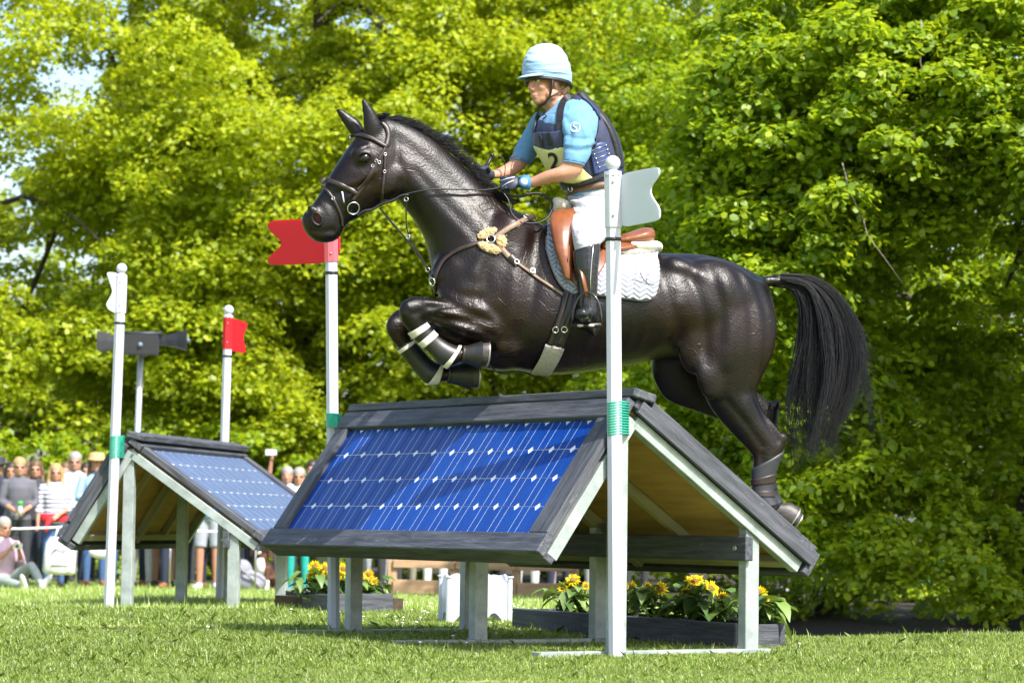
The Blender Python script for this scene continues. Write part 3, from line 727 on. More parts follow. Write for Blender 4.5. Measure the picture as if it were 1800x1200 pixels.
# ================================================================== loudspeaker mast
def loudspeaker():
    Y = 33.0; p = at(243, 760, Y); base = G(p.x - 0.05, Y); top = at(248, 612, Y)
    GREY = mat('speaker_grey', (0.022, 0.024, 0.030), 0.5, var=0.15); DK = mat('speaker_throat', (0.015, 0.016, 0.02), 0.6)
    t = thing('loudspeaker_mast', base, 'grey mast with three horn loudspeakers above the left jump', 'loudspeaker')
    mb = MB(); mb.tube([base - Vector((0, 0, .2)), top], 0.035, 10); mb.build('mast', mat('mast_alloy', (0.45, 0.47, 0.5), 0.4, metal=0.4), t)
    mb = MB(); a = at(210, 586, Y); b = at(285, 586, Y); mb.tube([a, b], 0.025, 8); mb.build('crossbar', GREY, t)
    def horn(c, dr, L, ends):
        dr = Vector(dr).normalized(); sd = dr.cross(Vector((0, 0, 1))).normalized(); up = sd.cross(dr); R = []
        for f, w, h in ends:
            R.append([Vector(c) + dr * (L * f) + sd * (w * x) + up * (h * z) for x, z in ((-1, -1), (0, -1.05), (1, -1), (1.03, 0), (1, 1), (0, 1.05), (-1, 1), (-1.03, 0))])
        mb = MB(); mb.rings(R); o = mb.build('horn', GREY, t, smooth=False)
        f, w, h = ends[-1]; c2 = Vector(c) + dr * (L * f + 0.004)
        mb = MB(); mb.box(c2, (w * .92, 0.003, h * .9), (sd, dr, up)); mb.build('horn_mouth', DK, o, smooth=False)
        mb = MB(); mb.ball(c2 + dr * .01, .03); mb.build('driver_dome', mat('driver_blue', (0.12, 0.16, 0.25), 0.4), o)
    prof = [(0, .05, .05), (.35, .08, .06), (.7, .13, .085), (1, .2, .115)]
    c0 = at(250, 606, Y)
    horn(c0 + Vector((0, .05, 0)), (0.05, -1, -0.05), 0.35, [(0, .07, .06), (.5, .14, .09), (1, .21, .115)])
    horn(c0 + Vector((-.14, .1, 0.04)), (-1, 0.1, 0), 0.36, prof)
    horn(c0 + Vector((.14, .1, 0.06)), (1, 0.1, 0.02), 0.36, prof)
loudspeaker()

# ================================================================== flower boxes
SOIL = mat('box_soil', (0.05, 0.033, 0.02), 0.95, var=0.5, scale=30, bump=1)
PETAL = leaf_mat('sunflower_petal', [(0.0, (0.72, 0.50, 0.004)), (0.6, (0.80, 0.61, 0.006)), (1.0, (0.84, 0.68, 0.02))], 0.35, (0.8, 0.62, 0.01), gloss=0.02)
FLEAF = leaf_mat('sunflower_leaf', [(0.0, (0.05, 0.12, 0.02)), (0.6, (0.11, 0.20, 0.03)), (1.0, (0.2, 0.3, 0.06))], 0.3, (0.25, 0.35, 0.04), gloss=0.06)
DISC = mat('sunflower_disc', (0.20, 0.10, 0.012), 0.9, var=0.4, scale=80, bump=1)
STEM = mat('plant_stem', (0.10, 0.19, 0.03), 0.7)
def flower_box(c0, c1, width_dir, width, h, label, group):
    """open timber trough; c0-c1 the front bottom edge"""
    c0 = Vector(c0); c1 = Vector(c1); wd = Vector(width_dir).normalized(); Z = Vector((0, 0, 1))
    t = thing('flower_box', (c0 + c1) / 2, label, 'flower box', group); ln = (c1 - c0).normalized()
    beam('front_board', c0 + Z * h / 2, c1 + Z * h / 2, 0.035, h, Z, STAIN, t, bev=0.005)
    beam('back_board', c0 + Z * h / 2 + wd * width, c1 + Z * h / 2 + wd * width, 0.035, h, Z, STAIN, t, bev=0.005)
    for p in (c0 - ln * 0.0, c1):
        s_ = 1 if p is c1 else -1; q = p - ln * (0.019 * s_)
        beam('end_board', q + wd * 0.018 + Z * (h / 2 - .003), q + wd * (width - 0.018) + Z * (h / 2 - .003), 0.035, h - .004, Z, STAIN, t, bev=0.005)
    beam('soil', c0 + ln * .02 + wd * width / 2 + Z * (h * .4), c1 - ln * .02 + wd * width / 2 + Z * (h * .4), width - 0.03, h * .7, Z, SOIL, t, bev=0)
    return t
def leaf_blade(mb, p, dr, l, w, droop=0.5):
    dr = Vector(dr).normalized(); sd = dr.cross(Vector((0, 0, 1)))
    sd = sd.normalized() if sd.length > .05 else Vector((1, 0, 0))
    P = [p + dr * (l * f) - Vector((0, 0, droop * l * f * f)) for f in (0, .25, .55, .8, 1)]
    ws = (0.0, .42, .5, .3, 0.0); up = Vector((0, 0, w * .18))
    vs = [P[0], P[1] + sd * (w * ws[1]) + up, P[1], P[1] - sd * (w * ws[1]) + up, P[2] + sd * (w * ws[2]) + up, P[2], P[2] - sd * (w * ws[2]) + up, P[3] + sd * (w * ws[3]) + up, P[3], P[3] - sd * (w * ws[3]) + up, P[4]]
    mb.add(vs, [(0, 2, 1), (0, 3, 2), (1, 2, 5, 4), (2, 3, 6, 5), (4, 5, 8, 7), (5, 6, 9, 8), (7, 8, 10), (8, 9, 10)])
def sunflower(base, heads, label, spread=0.12, nleaf=34, group='sunflowers in the boxes', hmax=None):
    """one bushy plant; heads: list of (point, radius, facing)"""
    base = Vector(base); t = thing('sunflower_plant', base, label, 'sunflower', group)
    r = random.Random(hash(label) % 1000)
    ms = MB(); ml = MB()
    hm = hmax or (max(h[0].z for h in heads) - base.z if heads else 0.25)
    for hd, rad, fc in heads:
        m = base.lerp(hd, .5) + Vector((r.uniform(-.03, .03), r.uniform(-.03, .03), 0)); ms.tube([base, m, hd], [.008, .007, .005], 6)
    for i in range(nleaf):
        f = r.uniform(.1, .95); hd = heads[i % len(heads)][0] if heads else base + Vector((r.uniform(-.1, .1), r.uniform(-.08, .08), hm))
        p = base.lerp(hd, f) + Vector((r.uniform(-.5, .5) * spread, r.uniform(-.4, .4) * spread, 0)); a = r.uniform(0, 6.283)
        leaf_blade(ml, p, (math.cos(a), math.sin(a), r.uniform(-.1, .7)), r.uniform(.07, .14), r.uniform(.05, .085), r.uniform(.3, 1.0))
    ms.build('stem', STEM, t); ml.build('leaves', FLEAF, t)['kind'] = 'stuff'
    for hd, rad, fc in heads:
        fc = Vector(fc).normalized(); sd = fc.orthogonal().normalized(); up = fc.cross(sd)
        mb = MB(); mb.ball(hd, (rad * .42, rad * .42, rad * .2), (sd, up, fc), 12, 6); hdo = mb.build('flower_head', DISC, t)
        mb = MB()
        for ring, nn, rr in ((0, 15, 1.0), (1, 13, .86)):
            for i in range(nn):
                a = 6.283 * (i + .5 * ring + r.uniform(-.2, .2)) / nn; dv = sd * math.cos(a) + up * math.sin(a); tv = fc.cross(dv)
                l = rad * rr * r.uniform(.85, 1.1); w = rad * .15; b = hd + fc * (.004 * ring)
                mb.add([b + dv * rad * .3, b + dv * l * .65 + tv * w + fc * rad * r.uniform(.0, .3), b + dv * l + fc * rad * r.uniform(-.15, .35), b + dv * l * .65 - tv * w + fc * rad * r.uniform(.0, .3)], [(0, 1, 2, 3)])
        mb.build('petals', PETAL, hdo, smooth=False)['kind'] = 'stuff'
FB = 'black timber flower boxes'
A = G(1.13, 14.05); Bv = A + Vector((-0.456, 0.890, 0)) * 2.4
flower_box(A, Bv, (0.890, 0.456, 0), 0.26, 0.135, 'long black flower box behind the right half of the near jump', FB)
def boxflower(u, v, Y, heads, label, zb=.1, **k):
    hs = [(at(a, b, Y + rnd.uniform(-.04, .04)), r, f) for a, b, r, f in heads]
    x = sum(h[0].x for h in hs) / len(hs); sunflower((x, Y, zb), hs, label, **k)
FC = (-.2, -1.0, .4)
boxflower(0, 0, 16.05, [(1007, 1020, .05, (-.1, -.7, .7)), (990, 1034, .035, FC), (1030, 1030, .03, FC)], 'leafy sunflower plant at the left end of the long black box', nleaf=60, spread=.16)
boxflower(0, 0, 15.5, [(1110, 1032, .04, FC), (1075, 1040, .035, FC)], 'sunflower plant just right of the white pole foot', nleaf=50, spread=.16)
boxflower(0, 0, 15.2, [(1160, 1036, .05, FC), (1138, 1030, .03, FC)], 'sunflower plant in the middle of the long box', nleaf=56, spread=.17)
boxflower(0, 0, 14.75, [(1221, 1022, .058, (-.1, -.6, .8)), (1205, 1040, .03, FC)], 'tallest sunflower plant with a big upright bloom', nleaf=60, spread=.18)
boxflower(0, 0, 14.6, [(1250, 1034, .052, (.4, -.7, .6)), (1270, 1050, .035, FC)], 'sunflower plant with a bloom tipped right beside the rear post', nleaf=56, spread=.17)
boxflower(0, 0, 14.3, [(1334, 1042, .046, FC), (1345, 1052, .03, FC)], 'sunflower plant right of the rear steel post', nleaf=44, spread=.14)
Ca = ground_hit(573, 1079)
flower_box(G(Ca.x + .42, Ca.y + .28), G(Ca.x, Ca.y - .02), (-.35, .9, 0), 0.9, 0.13, 'low dark flower box beside the red flag pole foot', FB)
for i, (u, v, rr, lab) in enumerate([(553, 996, .05, 'sunflower plant leftmost in the low box'), (572, 1000, .055, 'sunflower plant half hidden by the red flag pole'), (603, 1000, .05, 'sunflower plant between pole and steel post'), (648, 1010, .045, 'sunflower plant at the right end of the low box')]):
    Y = Ca.y + .35; boxflower(0, 0, Y + .05 * i, [(u, v, rr, FC), (u + 10, v + 12, rr * .8, FC), (u - 8, v + 16, rr * .7, FC)], lab, nleaf=44, spread=.22, zb=.05)

# ================================================================== white planter, rail fence, rope
def white_planter():
    Y = 17.0; c = at(842, 1090, Y); b = G(c.x, Y); t = thing('white_planter', b, 'white plastic planter with scalloped panels on the grass', 'planter')
    w, h = 0.185, 0.30
    def panel(x0, x1, y, ax):
        top = [(x, h * .8 + h * .19 * math.sin(math.pi * (x - x0) / (x1 - x0))) for x in np.linspace(x0, x1, 13)]
        bot = [(x, 0.07 * math.sin(math.pi * (x - x0 - .02) / (x1 - x0 - .04)) if x0 + .02 < x < x1 - .02 else 0) for x in np.linspace(x1, x0, 13)]
        P = [b + ax[0] * x + ax[1] * y + Vector((0, 0, z)) for x, z in top + bot]
        mb = MB(); mb.prism(P, ax[1] * 0.012); mb.build('panel', WHTP, t, smooth=False)
    ax = (Vector((0.98, 0.17, 0)), Vector((-0.17, 0.98, 0)))
    for y in (0, .3): panel(-w + .012, -.008, y, ax); panel(.008, w - .012, y, ax)
    ay = (ax[1], -ax[0])
    for y in (-w, w - .012): panel(.02, .29, y, ay)
    for x, y in ((-w, .005), (0, .005), (w, .005), (-w, .31), (w, .31)):
        p = b + ax[0] * x + ax[1] * y; mb = MB(); mb.tube([p - Vector((0, 0, .03)), p + Vector((0, 0, h * .93))], .016, 8); mb.tube([p + Vector((0, 0, h * .93)), p + Vector((0, 0, h * .96))], .024, 8); mb.build('corner_post', WHTP, t, smooth=False)
    mb = MB(); mb.box(b + ax[1] * .155 + Vector((0, 0, .16)), (w - .02, .135, .01), (ax[0], ax[1], Vector((0, 0, 1)))); mb.build('shelf', WHTP, t, smooth=False)
white_planter()
def rail_fence():
    Y = 31.0; W_ = mat('weathered_rail', (0.33, 0.20, 0.11), 0.85, scale=3, stretch=(1, 10, 10), col2=(0.5, 0.34, 0.2))
    p = at(690, 1030, Y); t = thing('rail_fence', G(p.x, Y), 'low brown post and rail fence seen under the near jump', 'fence')
    us = [690, 800, 908, 1010]
    for u in us: x = at(u, 1000, Y).x; beam('post', G(x, Y, -.1), G(x, Y, .46), .1, .09, (0, 1, 0), W_, t)
    for k, dz in ((0, .12), (1, .37)):
        for a, b in zip(us[:-1], us[1:]):
            beam('rail', G(at(a, 1000, Y).x + .01, Y - .06, dz), G(at(b, 1000, Y).x - .01, Y - .06, dz), .04, .15 if k == 0 else .09, (0, 0, 1), W_, t)
rail_fence()
def rope():
    RP = mat('white_rope', (0.75, 0.75, 0.78), 0.7); 
    zs = lambda u, v: at(u, v, 35.5)
    p = zs(20, 925); t = thing('crowd_rope', G(p.x, 35.5), 'white crowd rope stretched in front of the spectators', 'rope')
    us = [-160, 135, 300, 450, 620, 800]; mb = MB(); pts = []
    for a, b in zip(us[:-1], us[1:]):
        for f in np.linspace(0, 1, 7)[:-1]:
            u = a + (b - a) * f; q = zs(u, 925); pts.append(Vector((q.x, 35.5, float(gz(q.x, 35.5)) + .80 - .05 * math.sin(math.pi * f))))
    mb.tube(pts, .014, 6); mb.build('cord', RP, t)
    for u in us: 
        q = zs(u, 925); mb = MB(); mb.tube([G(q.x, 35.52, -.1), G(q.x, 35.52, .86)], .012, 6); mb.build('stake', BOLT, t)
rope()
# ================================================================== the horse
PSI = math.radians(13.0)
HP0 = Vector((0.0, 14.05, 0)); HL = Vector((math.sin(PSI), -math.cos(PSI), 0)); HH = Vector((-math.cos(PSI), -math.sin(PSI), 0)); UPZ = Vector((0, 0, 1))
def hp(u, v, lat=0.0): return onplane(u, v, HP0 + HL * lat, HL)
def pxof(P):
    q = Vector(P) - CAM; c = q.dot(_F); return 900 + FPX * q.dot(_R) / c, 600 - FPX * q.dot(_U) / c
def loft(mb, E, n=20, egg=0.0, sq=1.0, cap=True, sub=3, hard=False):
    """E: rows (u1, v1, u2, v2, half width m, lateral m[, egg]) - two opposite edge points in the photo and a width; smoothly interpolated"""
    E = [tuple(e) + (egg,) * (7 - len(e)) for e in E]
    A = np.array(E, float)
    if sub > 1 and len(A) > 2:
        out = []
        for i in range(len(A) - 1):
            p0, p1, p2, p3 = A[max(i - 1, 0)], A[i], A[i + 1], A[min(i + 2, len(A) - 1)]
            for k in range(sub):
                t = k / sub
                out.append(0.5 * ((2 * p1) + (-p0 + p2) * t + (2 * p0 - 5 * p1 + 4 * p2 - p3) * t * t + (-p0 + 3 * p1 - 3 * p2 + p3) * t ** 3))
        out.append(A[-1]); A = np.array(out)
    R = []
    for u1, v1, u2, v2, b, lat, eg in A:
        P, Q = hp(u1, v1, lat), hp(u2, v2, lat); c = (P + Q) / 2; h = (P - Q) / 2; ring = []
        for j in range(n):
            th = 2 * math.pi * j / n; cs, sn = math.cos(th), math.sin(th)
            cs2 = math.copysign(abs(cs) ** sq, cs); sn2 = math.copysign(abs(sn) ** sq, sn)
            ring.append(c + h * cs2 + HL * (b * sn2 * (1 - eg * cs)))
        R.append(ring)
    mb.rings(R, cap, hard=hard); return R
def blob(mb, u, v, lat, ru, rv, rl, rot=0.0):
    """ellipsoid: radii ru, rv in pixels (rotated by rot degrees in the picture plane), rl metres sideways"""
    c = hp(u, v, lat); a = math.radians(rot)
    e1 = hp(u + ru * math.cos(a), v + ru * math.sin(a), lat) - c; e2 = hp(u - rv * math.sin(a), v + rv * math.cos(a), lat) - c
    mb.ball(c, (e1.length, rl, e2.length), (e1.normalized(), HL, e2.normalized()), 16, 11)

NEAR_HIND = [(1212, 478, 1340, 495, .09, .12), (1200, 535, 1364, 555, .125, .13), (1206, 600, 1361, 612, .12, .15), (1222, 655, 1342, 660, .095, .16),
    (1250, 718, 1331, 690, .068, .165), (1287, 762, 1342, 722, .05, .165), (1312, 788, 1362, 745, .042, .165), (1323, 803, 1379, 768, .040, .165), (1323, 822, 1377, 792, .038, .165), (1323, 842, 1362, 832, .031, .165), (1324, 860, 1358, 858, .028, .165), (1326, 876, 1360, 876, .031, .165), (1336, 894, 1366, 886, .033, .165), (1352, 906, 1374, 889, .028, .165)]
FAR_HIND = [(1180, 540, 1310, 540, .09, -.12), (1148, 615, 1290, 615, .11, -.14), (1146, 662, 1275, 645, .09, -.15), (1172, 703, 1288, 662, .072, -.155), (1225, 724, 1308, 675, .058, -.155), (1278, 744, 1330, 688, .048, -.155), (1312, 768, 1352, 704, .042, -.155), (1328, 786, 1368, 712, .04, -.155), (1331, 800, 1367, 745, .036, -.155), (1334, 815, 1362, 800, .03, -.155), (1338, 850, 1362, 848, .029, -.155), (1342, 872, 1368, 868, .03, -.155), (1352, 892, 1376, 882, .031, -.155), (1364, 904, 1382, 890, .027, -.155)]
NEAR_FORE = [(885, 528, 905, 625, .08, .14), (858, 527, 872, 611, .078, .145), (830, 527, 838, 602, .068, .15), (798, 526, 804, 589, .054, .15), (766, 524, 770, 575, .045, .15), (742, 521, 745, 566, .043, .15), (722, 522, 730, 568, .043, .15), (707, 530, 722, 568, .038, .15)]
NEAR_CANNON = [(702, 543, 738, 545, .042, .15), (704, 563, 743, 556, .042, .15), (720, 583, 746, 568, .032, .15), (738, 601, 759, 583, .025, .15), (756, 617, 776, 598, .025, .15), (773, 634, 796, 609, .034, .15), (790, 644, 809, 612, .038, .15), (808, 637, 814, 612, .029, .15), (822, 632, 823, 609, .028, .15)]
FAR_FORE = [(870, 535, 885, 610, .07, -.12), (820, 536, 830, 602, .06, -.125), (770, 536, 776, 592, .05, -.125), (730, 538, 735, 588, .045, -.125), (702, 542, 712, 590, .042, -.125), (684, 556, 700, 590, .038, -.125)]
FAR_CANNON = [(680, 566, 715, 566, .040, -.125), (683, 590, 717, 580, .040, -.125), (700, 612, 723, 597, .030, -.125), (719, 635, 740, 616, .025, -.125), (737, 657, 759, 636, .028, -.125), (752, 670, 772, 641, .036, -.125), (772, 671, 778, 645, .029, -.125), (796, 669, 797, 645, .028, -.125)]
def cat(P, t):
    n = len(P) - 1; f = min(max(t, 0), .9999) * n; i = int(f); q = f - i
    a, b, c, d = P[max(i - 1, 0)], P[i], P[i + 1], P[min(i + 2, n)]
    return tuple(.5 * (2 * b[k] + (c[k] - a[k]) * q + (2 * a[k] - 5 * b[k] + 4 * c[k] - d[k]) * q * q + (3 * b[k] - a[k] - 3 * c[k] + d[k]) * q ** 3) for k in range(len(b)))
def horse():
    mb = MB()
    # trunk
    loft(mb, [(1354, 520, 1361, 575, .04, 0), (1340, 492, 1350, 618, .13, 0), (1312, 473, 1318, 640, .20, 0), (1275, 457, 1270, 640, .25, 0, .05), (1230, 447, 1222, 634, .265, 0, .05), (1180, 445, 1168, 630, .27, 0, .02), (1115, 444, 1108, 642, .285, 0, 0), (1050, 437, 1038, 653, .29, 0, .05), (990, 412, 972, 659, .275, 0, .16), (945, 390, 912, 651, .25, 0, .3), (908, 370, 868, 628, .225, 0, .32), (875, 347, 822, 590, .205, 0, .28), (846, 322, 784, 540, .175, 0, .2), (820, 295, 762, 482, .135, 0, .2), (792, 268, 750, 428, .112, 0, .25), (757, 239, 728, 388, .098, 0, .25), (722, 219, 708, 362, .087, 0, .2), (698, 210, 696, 345, .078, 0, .1)], 28, sub=4)
    # head
    loft(mb, [(700, 210, 714, 300, .055, 0), (672, 205, 712, 326, .072, 0, -.05), (645, 222, 701, 347, .092, 0, .0), (618, 250, 678, 357, .097, 0, -.12), (600, 276, 652, 370, .084, 0, -.2), (582, 304, 632, 383, .069, 0, -.15), (564, 337, 614, 391, .058, 0, -.1), (549, 359, 604, 403, .060, 0, 0), (537, 371, 597, 417, .060, 0, 0), (530, 384, 586, 425, .056, 0, 0), (533, 400, 570, 427, .046, 0, 0), (541, 414, 556, 425, .03, 0, 0)], 24, sub=4)
    for s in (1, -1):
        blob(mb, 686, 318, .052 * s, 30, 36, .048, 30)            # jowl
        blob(mb, 640, 276, .080 * s, 17, 12, .028, -20)           # eye socket
        blob(mb, 634, 263, .074 * s, 20, 7, .026, -25)            # brow
        blob(mb, 630, 322, .064 * s, 40, 5, .018, 128)            # facial crest
        blob(mb, 560, 384, .040 * s, 15, 18, .022, 20)            # nostril wing
        blob(mb, 552, 372, .040 * s, 15, 9, .022, 40)
        blob(mb, 572, 409, .030 * s, 20, 12, .026, 10)            # lips
        # shoulder, point of shoulder, upper arm
        loft(mb, [(935, 400, 880, 372, .04, .13 * s), (938, 450, 835, 415, .06, .135 * s), (930, 505, 790, 470, .08, .13 * s), (915, 565, 770, 515, .095, .13 * s), (905, 612, 800, 545, .085, .135 * s)], 18)
        blob(mb, 803, 485, .085 * s, 46, 48, .10)
        blob(mb, 900, 585, .165 * s, 34, 46, .05, 20)
        # croup and thigh
        blob(mb, 1262, 520, .14 * s, 85, 62, .125, 25)
        blob(mb, 1195, 478, .17 * s, 40, 26, .058, 30)
        blob(mb, 1222, 575, .18 * s, 34, 85, .06, 3)
    blob(mb, 800, 590, 0, 60, 40, .14, 20); blob(mb, 860, 618, 0, 60, 30, .15, 20)
    loft(mb, NEAR_HIND, 18); loft(mb, FAR_HIND, 18)
    loft(mb, NEAR_FORE, 16); loft(mb, NEAR_CANNON, 16); loft(mb, FAR_FORE, 16); loft(mb, FAR_CANNON, 16)
    blob(mb, 718, 546, .165, 17, 20, .035); blob(mb, 694, 574, -.115, 16, 20, .035)
    blob(mb, 1376, 772, .165, 9, 13, .028, 20); blob(mb, 1362, 714, -.155, 9, 13, .028, 20)
    # ridges of the forearm
    blob(mb, 812, 552, .205, 46, 9, .018, 8); blob(mb, 828, 577, .205, 40, 9, .02, 14); blob(mb, 845, 540, .20, 30, 7, .02, 5)
    # gaskin and second thigh
    blob(mb, 1300, 700, .20, 16, 50, .03, -20); blob(mb, 1248, 660, .225, 26, 44, .03, -10)
    # ears
    def ear(E): loft(mb, E, 12, sub=3)
    ear([(640, 240, 671, 242, .026, .045), (638, 220, 673, 226, .025, .05), (637, 202, 667, 208, .020, .052), (635, 186, 656, 190, .014, .053), (633, 173, 643, 174, .008, .053)])
    ear([(621, 244, 640, 226, .026, -.045), (609, 227, 631, 211, .024, -.05), (598, 210, 619, 203, .017, -.052), (587, 190, 598, 190, .009, -.053)])
    # dock of the tail
    loft(mb, [(1300, 478, 1300, 510, .045, 0), (1332, 483, 1328, 508, .035, 0), (1365, 485, 1362, 503, .028, 0), (1395, 490, 1390, 508, .022, 0), (1420, 504, 1412, 520, .016, 0)], 12)
    return mb
COAT = None
def coat_material():
    m, nt, b = new_mat('black_bay_coat'); N = nt.nodes; L = nt.links
    tc = N.new('ShaderNodeTexCoord')
    n1 = N.new('ShaderNodeTexNoise'); n1.inputs['Scale'].default_value = 2.6; n1.inputs['Detail'].default_value = 4
    L.new(tc.outputs['Object'], n1.inputs['Vector'])
    cr = N.new('ShaderNodeValToRGB'); cr.color_ramp.elements[0].position = 0.38; cr.color_ramp.elements[1].position = 0.75
    cr.color_ramp.elements[0].color = (0.0018, 0.0013, 0.0014, 1); cr.color_ramp.elements[1].color = (0.0135, 0.0052, 0.0028, 1)
    L.new(n1.outputs['Fac'], cr.inputs['Fac']); L.new(cr.outputs[0], b.inputs['Base Color'])
    # raised veins and wrinkles of the skin
    n2 = N.new('ShaderNodeTexNoise'); n2.inputs['Scale'].default_value = 5.0; n2.inputs['Detail'].default_value = 3
    L.new(tc.outputs['Object'], n2.inputs['Vector'])
    mp = N.new('ShaderNodeVectorMath'); mp.operation = 'MULTIPLY_ADD'; mp.inputs[1].default_value = (0.35, 0.35, 0.35)
    L.new(n2.outputs['Color'], mp.inputs[0]); L.new(tc.outputs['Object'], mp.inputs[2])
    vn = N.new('ShaderNodeTexNoise'); vn.inputs['Scale'].default_value = 8.5; vn.inputs['Detail'].default_value = 1.5; vn.inputs['Distortion'].default_value = 0.6
    L.new(tc.outputs['Object'], vn.inputs['Vector'])
    v1 = N.new('ShaderNodeMath'); v1.operation = 'SUBTRACT'; v1.inputs[1].default_value = 0.5; L.new(vn.outputs['Fac'], v1.inputs[0])
    v2 = N.new('ShaderNodeMath'); v2.operation = 'ABSOLUTE'; L.new(v1.outputs[0], v2.inputs[0])
    r1 = N.new('ShaderNodeMapRange'); r1.interpolation_type = 'SMOOTHSTEP'; r1.inputs['From Max'].default_value = 0.019; r1.inputs['To Min'].default_value = 1; r1.inputs['To Max'].default_value = 0
    L.new(v2.outputs[0], r1.inputs['Value'])
    r2 = N.new('ShaderNodeMapRange'); r2.inputs['From Min'].default_value = 0.48; r2.inputs['From Max'].default_value = 0.62; L.new(n1.outputs['Fac'], r2.inputs['Value'])
    mu = N.new('ShaderNodeMath'); mu.operation = 'MULTIPLY'; L.new(r1.outputs[0], mu.inputs[0]); L.new(r2.outputs[0], mu.inputs[1])
    n3 = N.new('ShaderNodeTexNoise'); n3.inputs['Scale'].default_value = 110; n3.inputs['Detail'].default_value = 5
    L.new(tc.outputs['Object'], n3.inputs['Vector'])
    n4 = N.new('ShaderNodeTexNoise'); n4.inputs['Scale'].default_value = 9; n4.inputs['Detail'].default_value = 3
    L.new(mp.outputs[0], n4.inputs['Vector'])
    b1 = N.new('ShaderNodeBump'); b1.inputs['Strength'].default_value = 0.42; b1.inputs['Distance'].default_value = 0.003; L.new(mu.outputs[0], b1.inputs['Height'])
    b2 = N.new('ShaderNodeBump'); b2.inputs['Strength'].default_value = 0.7; b2.inputs['Distance'].default_value = 0.0026; L.new(n3.outputs['Fac'], b2.inputs['Height']); L.new(b1.outputs[0], b2.inputs['Normal'])
    b3 = N.new('ShaderNodeBump'); b3.inputs['Strength'].default_value = 0.28; b3.inputs['Distance'].default_value = 0.007; L.new(n4.outputs['Fac'], b3.inputs['Height']); L.new(b2.outputs[0], b3.inputs['Normal'])
    L.new(b3.outputs[0], b.inputs['Normal'])
    rr = N.new('ShaderNodeMapRange'); rr.inputs['To Min'].default_value = 0.24; rr.inputs['To Max'].default_value = 0.48; L.new(n3.outputs['Fac'], rr.inputs['Value']); L.new(rr.outputs[0], b.inputs['Roughness'])
    b.inputs['Specular IOR Level'].default_value = 0.30
    return m
COAT = coat_material()
HAIR = mat('black_hair', (0.005, 0.005, 0.007), 0.5, var=0.3, scale=60, spec=0.3)
HOOF = mat('hoof_horn', (0.035, 0.028, 0.024), 0.45, var=0.5, scale=20, stretch=(1, 1, 6), bump=0.3)
hb = hp(1090, 1120, 0); hb.z = 0.62
HORSE = thing('horse', hb, 'black bay horse in mid-leap over the blue panel jump', 'horse')
hm = horse()
HBODY = link('body', hm.fuse('body', hb, voxel=0.0095, smooth=4, factor=0.5), COAT, HORSE)
_bm = bmesh.new(); _bm.from_mesh(HBODY.data)
_sel = []
for _v in _bm.verts:                       # the trunk is softer than head and limbs
    u_, v_ = pxof(_v.co + hb)
    if (770 < u_ < 1350 and v_ < 690) and not (u_ < 850 and v_ > 518): _sel.append(_v)
for _ in range(16): bmesh.ops.smooth_vert(_bm, verts=_sel, factor=0.5, use_axis_x=True, use_axis_y=True, use_axis_z=True)
# sculpt: grooves (-) and ridges (+) between the muscles, drawn as lines on the horse's side
LINES = [(-.011, 16, [(702, 352), (735, 400), (765, 445), (785, 485)]), (-.008, 14, [(705, 240), (760, 285), (815, 335), (870, 385)]), (.008, 16, [(712, 290), (760, 345), (815, 405)]), (-.006, 10, [(735, 300), (790, 365), (840, 420)]),
    (.010, 14, [(900, 392), (868, 430), (832, 480)]), (-.012, 13, [(948, 402), (935, 470), (925, 540), (905, 600)]), (-.008, 10, [(880, 420), (850, 470), (850, 520)]), (.010, 14, [(905, 450), (895, 510), (890, 560)]), (-.010, 9, [(775, 500), (805, 520), (840, 524)]), (-.008, 9, [(845, 532), (872, 560), (880, 600)]),
    (-.011, 14, [(1150, 470), (1165, 530), (1188, 600)]), (.008, 12, [(1180, 540), (1165, 590), (1142, 625)]), (.010, 12, [(1178, 470), (1200, 474), (1222, 486)]), (-.009, 11, [(1205, 495), (1228, 560), (1232, 640)]), (-.010, 11, [(1288, 470), (1310, 550), (1308, 630), (1300, 690)]), (-.008, 10, [(1322, 492), (1342, 570), (1335, 650)]), (.007, 14, [(1262, 500), (1275, 570), (1265, 640)]), (-.006, 10, [(1238, 470), (1256, 540), (1252, 600)]),
    (-.006, 6, [(1268, 705), (1305, 745), (1335, 785)]), (-.008, 6, [(1318, 690), (1342, 740), (1362, 775)]), (.004, 5, [(1332, 690), (1352, 735), (1372, 765)]), (-.006, 6, [(1335, 800), (1338, 840), (1340, 870)]),
    (-.007, 5, [(752, 540), (800, 549), (858, 566)]), (-.007, 5, [(755, 556), (810, 570), (862, 592)]), (.005, 5, [(745, 532), (800, 538), (850, 548)]), (-.005, 5, [(708, 545), (720, 552), (736, 548)]),
    (-.006, 7, [(592, 338), (622, 330), (655, 318)]), (.005, 6, [(600, 326), (630, 318), (662, 300)]), (-.006, 6, [(576, 346), (592, 362), (604, 388)]), (-.005, 6, [(628, 290), (645, 292), (660, 284)]), (-.006, 7, [(708, 318), (700, 342), (680, 354)]), (-.005, 5, [(545, 400), (570, 404), (592, 402)])]
for k_ in range(7):
    LINES.append((.0022, 6, [(1000 + 22 * k_, 470), (992 + 23 * k_, 540), (975 + 24 * k_, 610)]))
_ln = []
for d_, w_, pl in LINES:
    q_ = [hp(*cat(pl, i_ / 14), 0.15) for i_ in range(15)]; _ln.append((d_, w_ / 352, np.array([((p_ - HP0).dot(HH), p_.z) for p_ in q_])))
_co = np.array([v_.co + hb for v_ in _bm.verts]); _nm = np.array([v_.normal for v_ in _bm.verts])
_a2 = np.stack([(_co - np.array(HP0)) @ np.array(HH), _co[:, 2]], -1); _la = np.abs((_co - np.array(HP0)) @ np.array(HL)); _fac = np.clip(np.abs(_nm @ np.array(HL)) * 1.6 - .25, 0, 1)
_dis = np.zeros(len(_co))
